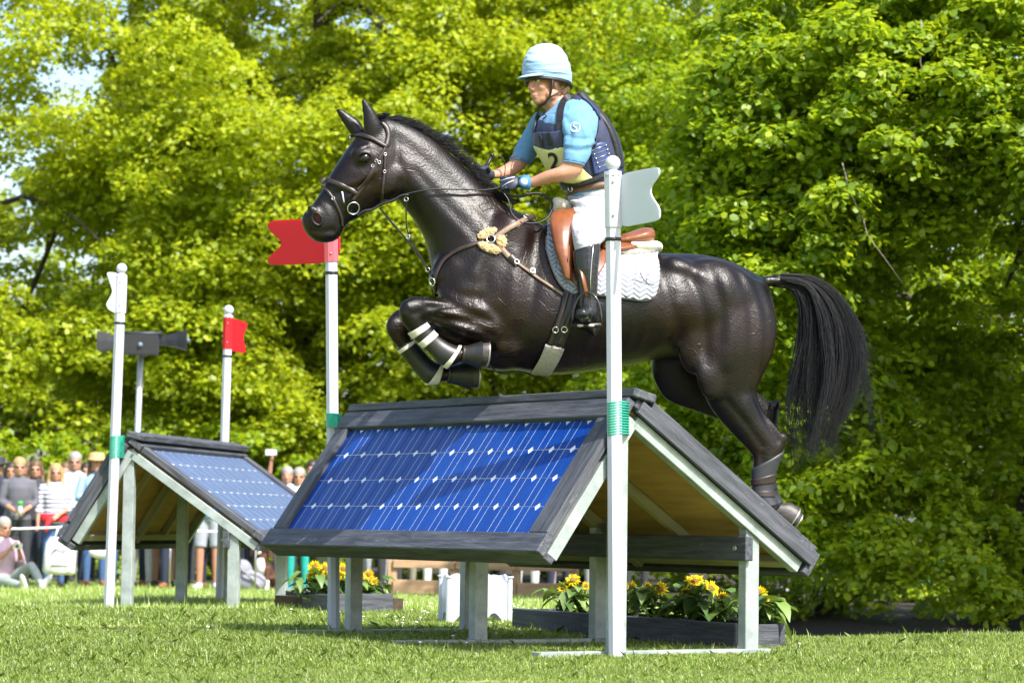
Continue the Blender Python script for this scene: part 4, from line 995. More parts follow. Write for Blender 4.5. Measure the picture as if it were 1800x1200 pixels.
for d_, w_, q_ in _ln:
    A_, B_ = q_[:-1], q_[1:]; AB = B_ - A_; best = np.full(len(_co), 9.)
    near = (np.abs(_a2 - q_.mean(0)).max(1) < .6); P_ = _a2[near]; bb = np.full(len(P_), 9.)
    for i_ in range(len(A_)):
        t_ = np.clip(((P_ - A_[i_]) @ AB[i_]) / (AB[i_] @ AB[i_] + 1e-9), 0, 1); bb = np.minimum(bb, np.linalg.norm(P_ - A_[i_] - t_[:, None] * AB[i_], axis=1))
    best[near] = bb; _dis += d_ * (.9 if q_[:, 0].max() < .1 or w_ > .025 else 1.0) * np.exp(-(best / w_) ** 2)
for u_, v_, r_, d_ in ((557, 386, 8, -.004), (641, 277, 7, -.004)):      # nostril and eye hollows
    p_ = hp(u_, v_, .06); q_ = np.array(((p_ - HP0).dot(HH), p_.z)); _dis += d_ * np.exp(-(np.linalg.norm(_a2 - q_, axis=1) / (r_ / 352)) ** 2)
_co += _nm * (_dis * _fac)[:, None]
for v_, c_ in zip(_bm.verts, _co): v_.co = Vector(c_) - hb
bmesh.ops.smooth_vert(_bm, verts=_bm.verts, factor=0.4, use_axis_x=True, use_axis_y=True, use_axis_z=True)
_bm.to_mesh(HBODY.data); HBODY.data.update()
bmesh.ops.translate(_bm, verts=_bm.verts, vec=hb); HBVH = BVHTree.FromBMesh(_bm); _bm.free()
def skin(u, v, off=0.0, lat=0.0):
    """point of the coat seen at pixel u, v, lifted by off along its normal; falls back to the middle plane"""
    d = ray(u, v); h = HBVH.ray_cast(CAM, d)
    if h[0] is None or h[0].y > 16:
        p = hp(u, v, lat); q = HBVH.find_nearest(p)
        return (p if off == 0 else p + (p - q[0]).normalized() * off * 0), HL.copy()
    n = h[1]; n = n if n.dot(d) < 0 else -n
    return h[0] + n * off, n
def far(p): 
    p = Vector(p); return p - HL * (2 * (p - HP0).dot(HL))
# eyes, nostrils, hooves
EYE = mat('horse_eye', (0.006, 0.004, 0.003), 0.16, spec=0.4)
for s in (1, -1):
    mb = MB(); blob(mb, 641, 278, .099 * s, 10, 8, .015, -15); mb.build('eye', EYE, HORSE)
    mb = MB(); loft(mb, [(630, 274, 631, 276, .004, .102 * s), (636, 268, 637, 271, .006, .109 * s), (645, 267, 645, 270, .006, .109 * s), (653, 273, 652, 276, .004, .102 * s)], 8); mb.build('eyelid', COAT, HORSE)
    p_, n_ = skin(557, 385, .001); p2_, _ = skin(553, 377, .001)
    if s < 0: p_, n_, p2_ = far(p_), n_ - HL * (2 * n_.dot(HL)), far(p2_)
    e1_ = (p2_ - p_); e1_ = (e1_ - n_ * e1_.dot(n_)).normalized(); e2_ = n_.cross(e1_)
    mb = MB(); mb.ball(p_, (.030, .021, .004), (e1_, e2_, n_), 18, 8); mb.build('nostril', mat('nostril_dark', (0.014, 0.004, 0.0035), 0.9, var=.5, scale=60, spec=.1), HORSE)
    mb = MB(); mb.tube([p_ + e1_ * (.032 * math.cos(q)) + e2_ * (.023 * math.sin(q)) + n_ * .001 for q in np.linspace(0, 6.2832, 21)], [.0065 + .003 * math.cos(q - 2.2) for q in np.linspace(0, 6.2832, 21)], 8, cap=False); mb.build('nostril_rim', COAT, HORSE)
def hoof(E):
    mb = MB(); R_ = loft(mb, E, 18, sub=3, hard=True, sq=.85); h_ = mb.build('hoof', HOOF, HORSE)
    mb = MB(); mb.tube(R_[-1] + [R_[-1][0]], .0055, 6, cap=False); mb.build('horseshoe', mat('shoe_steel', (.42, .41, .40), .35, metal=.9), h_)
hoof([(1354, 903, 1374, 884, .034, .165), (1364, 914, 1388, 883, .044, .165), (1378, 926, 1402, 890, .056, .165), (1381, 928, 1404, 893, .057, .165)])
hoof([(1366, 904, 1384, 890, .033, -.155), (1374, 912, 1396, 890, .046, -.155), (1384, 922, 1404, 896, .054, -.155), (1392, 928, 1408, 904, .055, -.155)])
hoof([(818, 633, 820, 608, .031, .15), (834, 639, 836, 603, .045, .15), (850, 643, 854, 600, .055, .15), (855, 643, 858, 601, .056, .15)])
hoof([(794, 671, 796, 643, .031, -.125), (814, 677, 814, 638, .045, -.125), (834, 681, 834, 636, .055, -.125), (840, 681, 840, 637, .056, -.125)])
# hair: every strand is a thin tapering tube
def strands(name, label, gen, n, seed, r0):
    r = random.Random(seed); mb = MB()
    for i in range(n):
        pts = gen(r, i / n); k = len(pts)
        mb.tube(pts, [r0 * (1 - .85 * (j / (k - 1)) ** 1.5) for j in range(k)], 3, cap=False)
    o = mb.build(name, HAIR, HORSE); o['kind'] = 'stuff'; return o
TAIL_A = [(1372, 482), (1428, 488), (1464, 514), (1488, 556), (1502, 610), (1500, 672), (1476, 735), (1446, 785)]
TAIL_B = [(1372, 503), (1398, 512), (1412, 545), (1412, 600), (1402, 660), (1394, 720), (1398, 775), (1410, 815)]
def tailgen(r, f):
    lk = random.Random(int(f * 95) * 7 + 1)                      # strands hang in locks
    w = lk.random() + r.gauss(0, .035); sprd = lk.gauss(0, 1) + r.gauss(0, .35); ln = lk.choice([.5, .65, .75, .85, .95, 1.0, 1.06]) * r.uniform(.8, 1.04); st = r.choice([0, 0, .05, .1, .15, .22]); wisp = lk.random() < .2
    pts = []; lat0 = lk.gauss(0, .035) + r.gauss(0, .006); ph = lk.uniform(0, 6.28) + r.gauss(0, .3); ex = (lk.uniform(25, 95) if wisp else 0) + r.gauss(0, 5); amp = lk.uniform(5, 20)
    for j in range(11):
        t = st + (ln - st) * j / 10
        a = cat(TAIL_A, min(t, 1)); b = cat(TAIL_B, min(t, 1)); ww = (w - .5) * (1 + .25 * t) + .5
        u = a[0] + (b[0] - a[0]) * ww + sprd * 5 * t + ex * t * t + amp * t * math.sin(ph + 7 * t); v = a[1] + (b[1] - a[1]) * ww + sprd * 3 * t + max(0, t - 1) * 200 - ex * .2 * t
        pts.append(hp(u, v, lat0 * (.35 + 1.6 * t)))
    return pts
mb = MB()
TAILC = [(1360, 482, 1356, 504, .022, 0), (1400, 487, 1392, 511, .024, 0), (1436, 506, 1418, 532, .026, 0), (1458, 545, 1428, 570, .026, 0), (1466, 600, 1432, 612, .024, 0), (1464, 650, 1436, 656, .016, 0), (1452, 690, 1440, 692, .006, 0)]
loft(mb, TAILC, 14); tl = mb.build('tail', HAIR, HORSE)
strands('tail_hair', '', tailgen, 2600, 3, .0017)
CREST = [(668, 203), (690, 207), (716, 217), (757, 237), (793, 266), (822, 294), (850, 322), (876, 346)]
def manegen(r, f):
    t = r.random(); u, v = cat(CREST, t); lat = r.gauss(0, .012)
    tip = r.uniform(12, 33) * (1.1 - .35 * t); lean = r.uniform(.7, 1.7)
    du, dv = (.85, -.50); g = r.gauss(0, .12)
    pts = []
    for j in range(5):
        q = j / 4
        pts.append(hp(u + 4 - 2 * q + (tip * (du + g) * q) + 7 * lean * q * q, v + 8 + tip * dv * q + 9 * q * q * lean, lat + .01 * q * r.uniform(-1, 2.5)))
    return pts
strands('mane', '', manegen, 2400, 5, .0015)
def forelock(r, f):
    a = r.random(); pts = []
    for j in range(5):
        q = j / 4; pts.append(hp(664 - 30 * a * 0 + 22 * q + r.gauss(0, 3), 203 - 14 * q + 10 * q * q + a * 8, r.gauss(0, .02)))
    return pts
strands('forelock', '', forelock, 60, 8, .0016)
# ================================================================== tack
LEA_D = mat('dark_leather', (0.022, 0.013, 0.011), 0.42, var=0.3, scale=40)
LEA_B = mat('tan_leather', (0.17, 0.052, 0.017), 0.38, var=0.25, scale=12, coat=0.15)
LEA_M = mat('brown_strap', (0.20, 0.13, 0.09), 0.5, var=0.2, scale=30)
RUB = mat('black_rubber', (0.010, 0.010, 0.011), 0.42, var=0.25, scale=30)
STEEL = mat('polished_steel', (0.62, 0.62, 0.62), 0.22, metal=1.0)
FLEECE = mat('sheepskin', (0.42, 0.28, 0.14), 0.95, var=0.25, scale=60, bump=1, bscale=120, sheen=0.4)
FLEECEW = mat('cream_fleece', (0.74, 0.68, 0.56), 0.95, var=0.12, scale=60, bump=1, bscale=110, sheen=0.4)
def strap(name, px, w, m, parent, off=0.004, th=0.0035, lat=0.0, path=None, sub=6, up=None):
    """flat strap lying on the coat along a line of photo pixels"""
    if path is None:
        dense = [cat(px, i / (sub * (len(px) - 1))) for i in range(sub * (len(px) - 1) + 1)]
        P = [skin(u, v, off, lat) for u, v in dense]
        path = [p for p, _ in P]; nr = [q for _, q in P]
        for _ in range(2): path = [path[0]] + [path[i] * .5 + (path[i - 1] + path[i + 1]) * .25 for i in range(1, len(path) - 1)] + [path[-1]]
        for _ in range(3): nr = [nr[0]] + [(nr[i] + nr[i - 1] + nr[i + 1]).normalized() for i in range(1, len(nr) - 1)] + [nr[-1]]
    else:
        path = [Vector(p) for p in path]; nr = [Vector(up or HL)] * len(path)
    R = []
    for i, p in enumerate(path):
        t = (path[min(i + 1, len(path) - 1)] - path[max(i - 1, 0)]).normalized(); n = (nr[i] - t * nr[i].dot(t)).normalized(); s = t.cross(n)
        R.append([p + s * (w / 2) , p + s * (w / 2 * .9) + n * th, p - s * (w / 2 * .9) + n * th, p - s * (w / 2), p - s * (w / 2 * .9) - n * th * .6, p + s * (w / 2 * .9) - n * th * .6])
    mb = MB(); mb.rings(R); return mb.build(name, m, parent)
def ringlet(name, c, n, r, th, m, parent, sx=1.0):
    c = Vector(c); n = Vector(n).normalized(); a = n.orthogonal().normalized(); b = n.cross(a); mb = MB()
    mb.tube([c + a * (r * math.cos(q) * sx) + b * (r * math.sin(q)) for q in np.linspace(0, 2 * math.pi, 17)], th, 6, cap=False); return mb.build(name, m, parent)
def on_skin(u, v, off=.006): return skin(u, v, off)[0]
# ---- bridle
BR = thing('bridle', hp(640, 300), 'dark brown leather bridle with steel bit on the horse head', 'bridle')
strap('browband', [(614, 247), (617, 240), (632, 237), (652, 243), (668, 252), (679, 258)], .021, LEA_D, BR, .007)
strap('headpiece', [(672, 216), (680, 225), (683, 240), (679, 257)], .028, LEA_D, BR, .006)
strap('cheekpiece', [(679, 256), (670, 275), (658, 295), (645, 318), (632, 336), (620, 352)], .018, LEA_D, BR, .006)
strap('noseband_hanger', [(676, 262), (664, 282), (652, 302), (638, 322), (627, 334)], .012, LEA_D, BR, .010)
strap('noseband', [(565, 322), (570, 316), (582, 319), (600, 326), (617, 334), (627, 341)], .024, LEA_D, BR, .007)
strap('flash_strap', [(565, 325), (576, 336), (586, 350), (594, 366), (600, 382), (601, 398)], .013, LEA_D, BR, .005)
strap('throatlash', [(677, 262), (676, 285), (675, 310), (673, 332), (672, 352)], .012, LEA_D, BR, .006)
for u, v in ((661, 283), (655, 293), (666, 286), (586, 350), (676, 272), (675, 302)):
    p, n = skin(u, v, .012); ringlet('buckle', p, n, .007, .0018, BOLT, BR)
p, n = skin(620, 365, .014); ringlet('bit_ring', p, n, .030, .0038, STEEL, BR)
mb = MB(); a, b = skin(601, 336, .016)[0], skin(611, 396, .016)[0]; mb.tube([a, a.lerp(b, .5) + HL * .006, b], [.004, .006, .004], 8); mb.build('bit_cheek', STEEL, BR)
# ---- reins: from the bit to the gloves
RN = thing('reins', hp(760, 345), 'black reins running from the bit back to the gloved hands', 'reins')
def freeline(name, px, r, m, parent, flat=1.0, n=7, sub=6):
    k = sub * (len(px) - 1); pts = [cat(px, i / k) for i in range(k + 1)]
    mb = MB(); mb.tube([hp(u, v, l) for u, v, l in pts], r, n, flat=flat); return mb.build(name, m, parent)
freeline('rein', [(628, 378, .085), (660, 365, .10), (690, 351, .115), (715, 341, .125), (760, 333, .135), (810, 333, .13), (850, 334, .11), (878, 330, .085)], .0085, RUB, RN, flat=.45)
freeline('rein', [(628, 380, -.075), (690, 352, -.11), (760, 326, -.12), (815, 310, -.10), (842, 304, -.07)], .0085, RUB, RN, flat=.45)
freeline('rein_loop', [(878, 332, .08), (893, 350, .10), (900, 375, .12), (915, 388, .13), (940, 392, .14), (962, 382, .13), (971, 360, .10), (960, 345, .08), (940, 340, .07), (910, 346, .07), (890, 340, .08)], .0075, RUB, RN, flat=.5)
freeline('rein_loop', [(850, 300, -.05), (846, 318, -.04), (856, 332, -.03), (880, 330, .05)], .005, LEA_D, RN)
freeline('rein_twist', [(628, 379, .09), (640, 371, .10), (655, 368, .105), (672, 358, .11), (690, 353, .12), (705, 344, .125), (718, 343, .13)], .011, RUB, RN, flat=.6)
# ---- running martingale and breastplate
BP = thing('breastplate', hp(830, 430), 'leather breastplate with sheepskin pads across the horse chest', 'breastplate')
strap('shoulder_strap', [(765, 492), (770, 474), (782, 456), (802, 441), (825, 432), (851, 424)], .022, LEA_D, BP, .006)
strap('wither_strap', [(868, 420), (890, 404), (915, 390), (940, 380)], .026, LEA_M, BP, .006)
strap('girth_strap', [(878, 432), (890, 447), (908, 464)], .028, LEA_M, BP, .006)
strap('girth_strap', [(905, 460), (935, 482), (965, 502), (992, 520)], .014, LEA_M, BP, .006)
for u, v, ru, rv, ro in ((856, 411, 19, 9, -25), (860, 436, 22, 9, 22), (881, 425, 10, 12, 0)):
    p, n = skin(u, v, .006); mb = MB(); e1 = (hp(u + math.cos(math.radians(ro)), v + math.sin(math.radians(ro))) - hp(u, v)).normalized(); e1 = (e1 - n * e1.dot(n)).normalized(); e2 = n.cross(e1)
    mb.ball(p, (ru / 352, .012, rv / 352), (e1, n, e2), 14, 9)
    for i_ in range(46):
        a_ = rnd.uniform(0, 6.283); q_ = math.sqrt(rnd.random()) * 1.02; mb.ball(p + e1 * (ru / 352 * q_ * math.cos(a_)) + e2 * (rv / 352 * q_ * math.sin(a_)) + n * (.013 * math.sqrt(max(0, 1 - q_ * q_))), rnd.uniform(.003, .0055), nu=6, nv=4)
    mb.build('sheepskin_pad', FLEECE, BP, fuse=dict(voxel=.0026, smooth=1))
for u, v, r in ((863, 422, .020), (907, 462, .011), (935, 478, .012), (764, 494, .020), (922, 384, .018)):
    p, n = skin(u, v, .016); ringlet('ring', p, n, r, .0036, STEEL, BP)
strap('buckle_keeper', [(896, 450), (906, 460)], .034, LEA_D, BP, .011)
freeline('martingale_strap', [(668, 366, .09), (690, 393, .08), (712, 418, .07), (735, 448, .06), (752, 472, .05)], .011, RUB, BP, flat=.4)
freeline('martingale_strap', [(716, 346, .12), (714, 372, .10), (715, 400, .08), (722, 420, .07), (742, 455, .06), (756, 478, .05)], .009, RUB, BP, flat=.4)
for u, v, l in ((714, 350, .12), (717, 416, .075), (752, 474, .05)):
    ringlet('ring', hp(u, v, l), HL + HH * .3, .010, .0028, STEEL, BP)
strap('chest_strap', [(757, 480), (764, 500), (768, 520)], .022, LEA_D, BP, .006)
# ---- saddle cloth: quilted sheet folded over the back
def quilt_material():
    m, nt, b = new_mat('quilted_white'); N = nt.nodes; L = nt.links
    b.inputs['Base Color'].default_value = (0.37, 0.39, 0.47, 1); b.inputs['Roughness'].default_value = 0.8
    tc = N.new('ShaderNodeTexCoord'); mp = N.new('ShaderNodeMapping'); mp.inputs['Rotation'].default_value = (0, 0, PSI); L.new(tc.outputs['Object'], mp.inputs[0])
    sp = N.new('ShaderNodeSeparateXYZ'); L.new(mp.outputs[0], sp.inputs[0])
    def mth(op, a, b_=None, c=None):
        q = N.new('ShaderNodeMath'); q.operation = op
        for i, x in enumerate((a, b_, c)):
            if x is None: continue
            if isinstance(x, (int, float)): q.inputs[i].default_value = x
            else: L.new(x, q.inputs[i])
        return q.outputs[0]
    zig = mth('PINGPONG', mth('ADD', sp.outputs['X'], 10.0), 0.030)
    ph = mth('ADD', mth('MULTIPLY', zig, 0.75), sp.outputs['Z'])
    w = mth('PINGPONG', mth('ADD', ph, 10.0), 0.0125)
    w2 = mth('PINGPONG', mth('ADD', sp.outputs['X'], 10.0), 0.060)
    hgt = mth('ADD', mth('POWER', mth('DIVIDE', w, 0.0125), 0.5), mth('MULTIPLY', mth('MINIMUM', mth('DIVIDE', w2, 0.006), 1.0), 0.3))
    bp = N.new('ShaderNodeBump'); bp.inputs['Strength'].default_value = 1.0; bp.inputs['Distance'].default_value = 0.011
    L.new(hgt, bp.inputs['Height']); L.new(bp.outputs[0], b.inputs['Normal']); return m
QUILT = quilt_material()
PADT = [(962, 394), (985, 402), (1010, 412), (1040, 430), (1080, 441), (1120, 444), (1150, 446)]
def pad_edge(u):                   # lower edge of the cloth
    K = [(957, 405), (960, 440), (968, 470), (980, 497), (1000, 517), (1030, 520), (1062, 521), (1100, 526), (1130, 530), (1146, 526), (1153, 512), (1158, 480), (1156, 452)]
    for a, b in zip(K[:-1], K[1:]):
        if a[0] <= u <= b[0]: f = (u - a[0]) / max(1e-6, b[0] - a[0]); return a[1] + (b[1] - a[1]) * f
    return K[-1][1]
def top_edge(u):
    for a, b in zip(PADT[:-1], PADT[1:]):
        if u <= b[0]: f = max(0, (u - a[0]) / (b[0] - a[0])); return a[1] + (b[1] - a[1]) * f
    return PADT[-1][1]
SP_ = thing('saddle_cloth', hp(1060, 480), 'white quilted saddle cloth with a grey rim under the saddle', 'saddle cloth')
cols = []
us = list(np.linspace(960, 1000, 9)) + list(np.linspace(1006, 1140, 22)) + list(np.linspace(1144, 1156.5, 5))
for u in us:
    b0, t0 = pad_edge(u), max(top_edge(u), 0); col = []
    for f in np.linspace(0, 1, 17): col.append(skin(u, b0 + (t0 + 5 - b0) * f, .016)[0])
    tp = hp(u, t0 - 3, 0); col.append(tp)
    cols.append(col + [far(p) for p in col[-2::-1]])
for _ in range(2):
    cols = [[cols[i][j] if i in (0, len(cols) - 1) else cols[i][j] * .5 + (cols[i - 1][j] + cols[i + 1][j]) * .25 for j in range(len(cols[0]))] for i in range(len(cols))]
mb = MB(); mb.sheet(cols, -.012); cl = mb.build('cloth', QUILT, SP_)
PIPE = mat('grey_piping', (0.16, 0.15, 0.17), 0.6)
edge = [c[0] for c in cols]; mb = MB(); mb.tube([cols[0][8]] + [cols[0][j] for j in (6, 4, 2)] + edge + [cols[-1][j] for j in (2, 4, 6, 9, 12)], .0062, 6); mb.build('piping', PIPE, SP_)
mb = MB(); mb.tube([far(p) for p in [cols[0][6], cols[0][2]] + edge + [cols[-1][2], cols[-1][8]]], .0062, 6); mb.build('piping', PIPE, SP_)
lg = [(1122, 486), (1128, 496), (1136, 502), (1146, 505)]
mb = MB(); mb.tube([skin(u, v, .031)[0] for u, v in lg], .002, 5); mb.tube([skin(u, v, .031)[0] for u, v in [(1136, 502), (1134, 494), (1139, 485)]], .0016, 5); mb.tube([skin(u, v, .031)[0] for u, v in [(1108, 497), (1122, 499), (1140, 504)]], .0014, 5); mb.build('stitched_logo', PIPE, SP_)
# ---- saddle
SD = thing('saddle', hp(1070, 430), 'tan leather jumping saddle with cream fleece under it', 'saddle')
def patch(name, outline_cols, off, th, m, both=True, nv=12):
    """leather panel following the horse's side; outline_cols: (u_top, v_top, u_bot, v_bot) from front to back"""
    for s in ((1, -1) if both else (1,)):
        gr = []
        for u1, v1, u2, v2 in outline_cols:
            c = [skin(u1 + (u2 - u1) * f, v1 + (v2 - v1) * f, off)[0] for f in np.linspace(0, 1, nv)]
            gr.append(c)
        for _ in range(2):
            gr = [[gr[i][j] if i in (0, len(gr) - 1) else gr[i][j] * .5 + (gr[i - 1][j] + gr[i + 1][j]) * .25 for j in range(nv)] for i in range(len(gr))]
        if s < 0: gr = [[far(p) for p in c] for c in gr]
        mb = MB(); mb.sheet(gr, th if s > 0 else -th); mb.build(name, m, SD)
def interp_cols(K, n):
    return [cat(K, i / (n - 1)) for i in range(n)]
patch('fleece_pad', interp_cols([(968, 398, 966, 412), (985, 402, 990, 424), (1040, 428, 1040, 446), (1100, 440, 1100, 456), (1152, 444, 1150, 452)], 18), .028, .02, FLEECEW)
patch('flap', interp_cols([(968, 404, 968, 412), (975, 402, 985, 455), (986, 404, 1003, 500), (1000, 410, 1020, 518), (1020, 416, 1036, 508), (1040, 426, 1050, 490), (1058, 434, 1062, 470)], 16), .045, .008, LEA_B)
patch('knee_roll', interp_cols([(968, 404, 972, 416), (974, 400, 984, 448), (984, 402, 997, 480), (996, 408, 1006, 478), (1004, 412, 1010, 462)], 10), .055, .014, LEA_B)
patch('panel', interp_cols([(1050, 432, 1052, 452), (1080, 436, 1080, 458), (1115, 438, 1112, 454), (1140, 440, 1138, 448)], 10), .05, .02, LEA_B)
for s in (1, -1):
    mb = MB(); loft(mb, [(972, 370, 1016, 366, .035, .13 * s), (966, 384, 1020, 384, .045, .19 * s), (968, 405, 1014, 410, .045, .245 * s), (974, 435, 1008, 442, .038, .285 * s), (985, 468, 1006, 474, .026, .31 * s), (992, 490, 1003, 494, .012, .32 * s)], 14); mb.build('knee_block', LEA_B, SD, fuse=dict(voxel=.006, smooth=4))
    mb = MB(); mb.tube([hp(u_, v_, l_ * s) for u_, v_, l_ in ((978, 374, .17), (984, 395, .262), (990, 425, .308), (998, 460, .334))], .0022, 5); mb.tube([hp(u_, v_, l_ * s) for u_, v_, l_ in ((1006, 378, .20), (1003, 400, .285), (1001, 430, .318))], .0018, 5); mb.build('seam', LEA_D, SD)
mb = MB()
loft(mb, [(975, 372, 978, 402, .05, 0), (988, 368, 990, 410, .09, 0), (1005, 380, 1006, 418, .115, 0), (1035, 408, 1036, 432, .13, 0), (1070, 416, 1070, 438, .155, 0), (1100, 410, 1102, 437, .17, 0), (1122, 402, 1128, 434, .165, 0), (1138, 401, 1142, 428, .12, 0), (1143, 405, 1144, 415, .07, 0)], 18, sq=.85)
mb.build('seat', LEA_B, SD, fuse=dict(voxel=.007, smooth=4))
mb = MB(); loft(mb, [(1094, 424, 1094, 446, .18, 0), (1125, 424, 1126, 450, .185, 0), (1148, 424, 1150, 448, .15, 0), (1156, 430, 1157, 446, .09, 0)], 16); mb.build('rear_fleece', FLEECEW, SD, fuse=dict(voxel=.009, smooth=3))
mb = MB(); loft(mb, [(972, 348, 974, 372, .03, 0), (982, 346, 986, 374, .05, 0), (998, 354, 1000, 376, .055, 0), (1008, 364, 1010, 380, .04, 0)], 14); mb.build('front_fleece', FLEECEW, SD, fuse=dict(voxel=.008, smooth=3))
# ---- girth with stud guard
GI = thing('girth', hp(975, 620), 'black girth with a pale fleece lining behind the elbow', 'girth')
strap('girth_band', [(1008, 500), (1000, 540), (988, 575), (976, 605), (962, 632), (948, 652)], .085, RUB, GI, .012, .006)
strap('fleece_lining', [(975, 606), (964, 630), (950, 652)], .098, mat('grey_fleece', (0.36, 0.34, 0.31), 0.95, var=.2, scale=80, bump=1), GI, .019, .006)
for du in (-9, 7):
    strap('girth_strap', [(1010 + du, 505), (998 + du, 545), (985 + du, 580), (975 + du, 603)], .022, LEA_D, GI, .020)
    p, n = skin(984 + du, 578, .03); ringlet('buckle', p, n, .014, .003, STEEL, GI)
freeline('loose_strap', [(855, 632, .1), (868, 650, .08), (885, 657, .06), (905, 653, .05), (925, 655, .04), (942, 663, .03)], .004, RUB, GI)
# ---- leg boots
def leg_boot(name, E, label, straps, grow=1.24, m=None):
    t = thing(name, hp((E[0][0] + E[0][2]) / 2, E[0][1], E[0][5]), label, 'leg boot', 'protective boots on the horse legs')
    def gr(e, k, kb): 
        cu, cv = (e[0] + e[2]) / 2, (e[1] + e[3]) / 2
        return (cu + (e[0] - cu) * k, cv + (e[1] - cv) * k, cu + (e[2] - cu) * k, cv + (e[3] - cv) * k, e[4] * kb, e[5])
    mb = MB(); loft(mb, [gr(e, grow, grow + .06) for e in E], 18, sub=4); mb.build('shell', m or RUB, t)
    for a, b, mm in straps:
        k = lambda f: cat(E, f); mb = MB(); loft(mb, [gr(k(a + (b - a) * f), grow + .1, grow + .18) for f in (0, .33, .66, 1)], 18, sub=2); mb.build('strap', mm, t)
    return t
CREAM = mat('cream_tape', (0.58, 0.54, 0.45), 0.7, var=.12, scale=30)
leg_boot('leg_boot', [e[:6] for e in NEAR_CANNON[2:7]], 'black boot with cream bands on the near folded foreleg', [(.02, .15, CREAM), (.25, .38, CREAM), (.86, .97, CREAM)])
leg_boot('leg_boot', [e[:6] for e in FAR_CANNON[2:7]], 'black boot with cream cuff on the far folded foreleg', [(.04, .1, CREAM), (.78, .98, CREAM)])
leg_boot('leg_boot', [e[:6] for e in NEAR_HIND[8:13]], 'dark tendon boot on the near hind leg', [(.25, .4, LEA_D), (.55, .7, LEA_D)], 1.1, mat('boot_dark', (0.02, 0.022, 0.028), 0.5))
leg_boot('leg_boot', [e[:6] for e in FAR_HIND[9:13]], 'dark tendon boot on the far hind leg, mostly hidden', [(.3, .5, LEA_D)], 1.1, MATS['boot_dark'])
def bell(E, label):
    t = thing('overreach_boot', hp(E[0][0], E[0][1], E[0][5]), label, 'hoof boot', 'rubber bell boots over the fore hooves'); mb = MB(); loft(mb, E, 18, sub=3, hard=True); mb.build('bell', RUB, t)
    mb = MB(); e = E[0]; loft(mb, [(e[0] - 2, e[1] + 1, e[2] - 2, e[3] - 1, e[4] * 1.1, e[5]), (e[0] + 3, e[1] + 2, e[2] + 3, e[3] - 2, e[4] * 1.14, e[5])], 16, sub=1); mb.build('cuff', LEA_D, t)
bell([(811, 636, 815, 608, .033, .15), (824, 640, 828, 603, .044, .15), (842, 648, 846, 596, .064, .15)], 'black rubber bell boot on the upper fore hoof')
bell([(787, 672, 790, 643, .033, -.125), (804, 677, 805, 638, .044, -.125), (826, 685, 826, 632, .064, -.125)], 'black rubber bell boot on the lower fore hoof')
# ================================================================== people: shared head and hand shapes
SKIN = mat('skin', (0.42, 0.205, 0.135), 0.5, var=0.10, scale=25, bump=0.15, bscale=200)
LIP = mat('lips', (0.40, 0.14, 0.12), 0.45)
EYEW = mat('eye_white', (0.6, 0.58, 0.55), 0.25); IRIS = mat('iris', (0.03, 0.03, 0.035), 0.15)
BROW = mat('brow_hair', (0.16, 0.10, 0.06), 0.8)
class Frame:
    def __init__(s, c, f, u, k=1.0):
        s.c = Vector(c); s.f = Vector(f).normalized(); u = Vector(u); s.u = (u - s.f * u.dot(s.f)).normalized(); s.s = s.u.cross(s.f); s.k = k
    def __call__(s, x, y, z): return s.c + (s.f * x + s.s * y + s.u * z) * s.k
    def ax(s): return (s.f, s.s, s.u)
    def ball(s, mb, x, y, z, rx, ry, rz, nu=14, nv=9): mb.ball(s(x, y, z), (rx * s.k, ry * s.k, rz * s.k), s.ax(), nu, nv)
def head_geo(mb, H, neck_to=None, neck_r=0.056, female=True):
    H.ball(mb, -.012, 0, .035, .096, .076, .082, 18, 12)         # cranium
    H.ball(mb, .022, 0, -.03, .068, .060, .085, 18, 12)          # face
    H.ball(mb, .060, 0, -.098, .024, .026, .018); H.ball(mb, .030, 0, -.085, .052, .046, .032)   # chin, jaw
    for y in (-1, 1):
        H.ball(mb, .050, .036 * y, -.030, .030, .024, .026)       # cheek
        H.ball(mb, .066, .026 * y, .020, .022, .026, .010)        # brow
        H.ball(mb, -.002, .076 * y, -.012, .018, .008, .030)      # ear
        H.ball(mb, .005, .055 * y, -.070, .04, .016, .03)         # jaw angle
        H.ball(mb, .092, .010 * y, -.040, .012, .010, .009)       # nostril wing
    mb.tube([H(.080, 0, .012), H(.094, 0, -.012), H(.105, 0, -.034), H(.096, 0, -.044)], [.010 * H.k, .011 * H.k, .012 * H.k, .009 * H.k], 8)
    H.ball(mb, .082, 0, -.067, .014, .024, .009); H.ball(mb, .079, 0, -.079, .014, .020, .009)
    if neck_to is not None:
        mb.tube([H(-.022, 0, -.02), H(-.024, 0, -.09), Vector(neck_to)], [neck_r, neck_r, neck_r * 1.12], 14)
def face_parts(H, parent, lips=True):
    for y in (-1, 1):
        mb = MB(); H.ball(mb, .072, .029 * y, .001, .0125, .0135, .0085, 10, 7); e = mb.build('eye', EYEW, parent)
        mb = MB(); H.ball(mb, .0825, .030 * y, .001, .004, .006, .0065, 8, 6); mb.build('iris', IRIS, e)
        mb = MB(); mb.tube([H(.087, .014 * y, .017), H(.086, .028 * y, .022), H(.076, .046 * y, .018)], [.0035, .004, .002], 6); mb.build('eyebrow', BROW, parent)
        mb = MB(); mb.tube([H(.083, .017 * y, .005), H(.0865, .029 * y, .0105), H(.079, .042 * y, .004)], [.002, .003, .002], 6); mb.build('eyelid', SKIN, parent)
    mb = MB(); mb.tube([H(.079, -.020, -.0735), H(.0905, -.008, -.0725), H(.0905, .008, -.0725), H(.079, .020, -.0735)], [.0015, .0034, .0034, .0015], 6); mb.build('lips', LIP, parent)
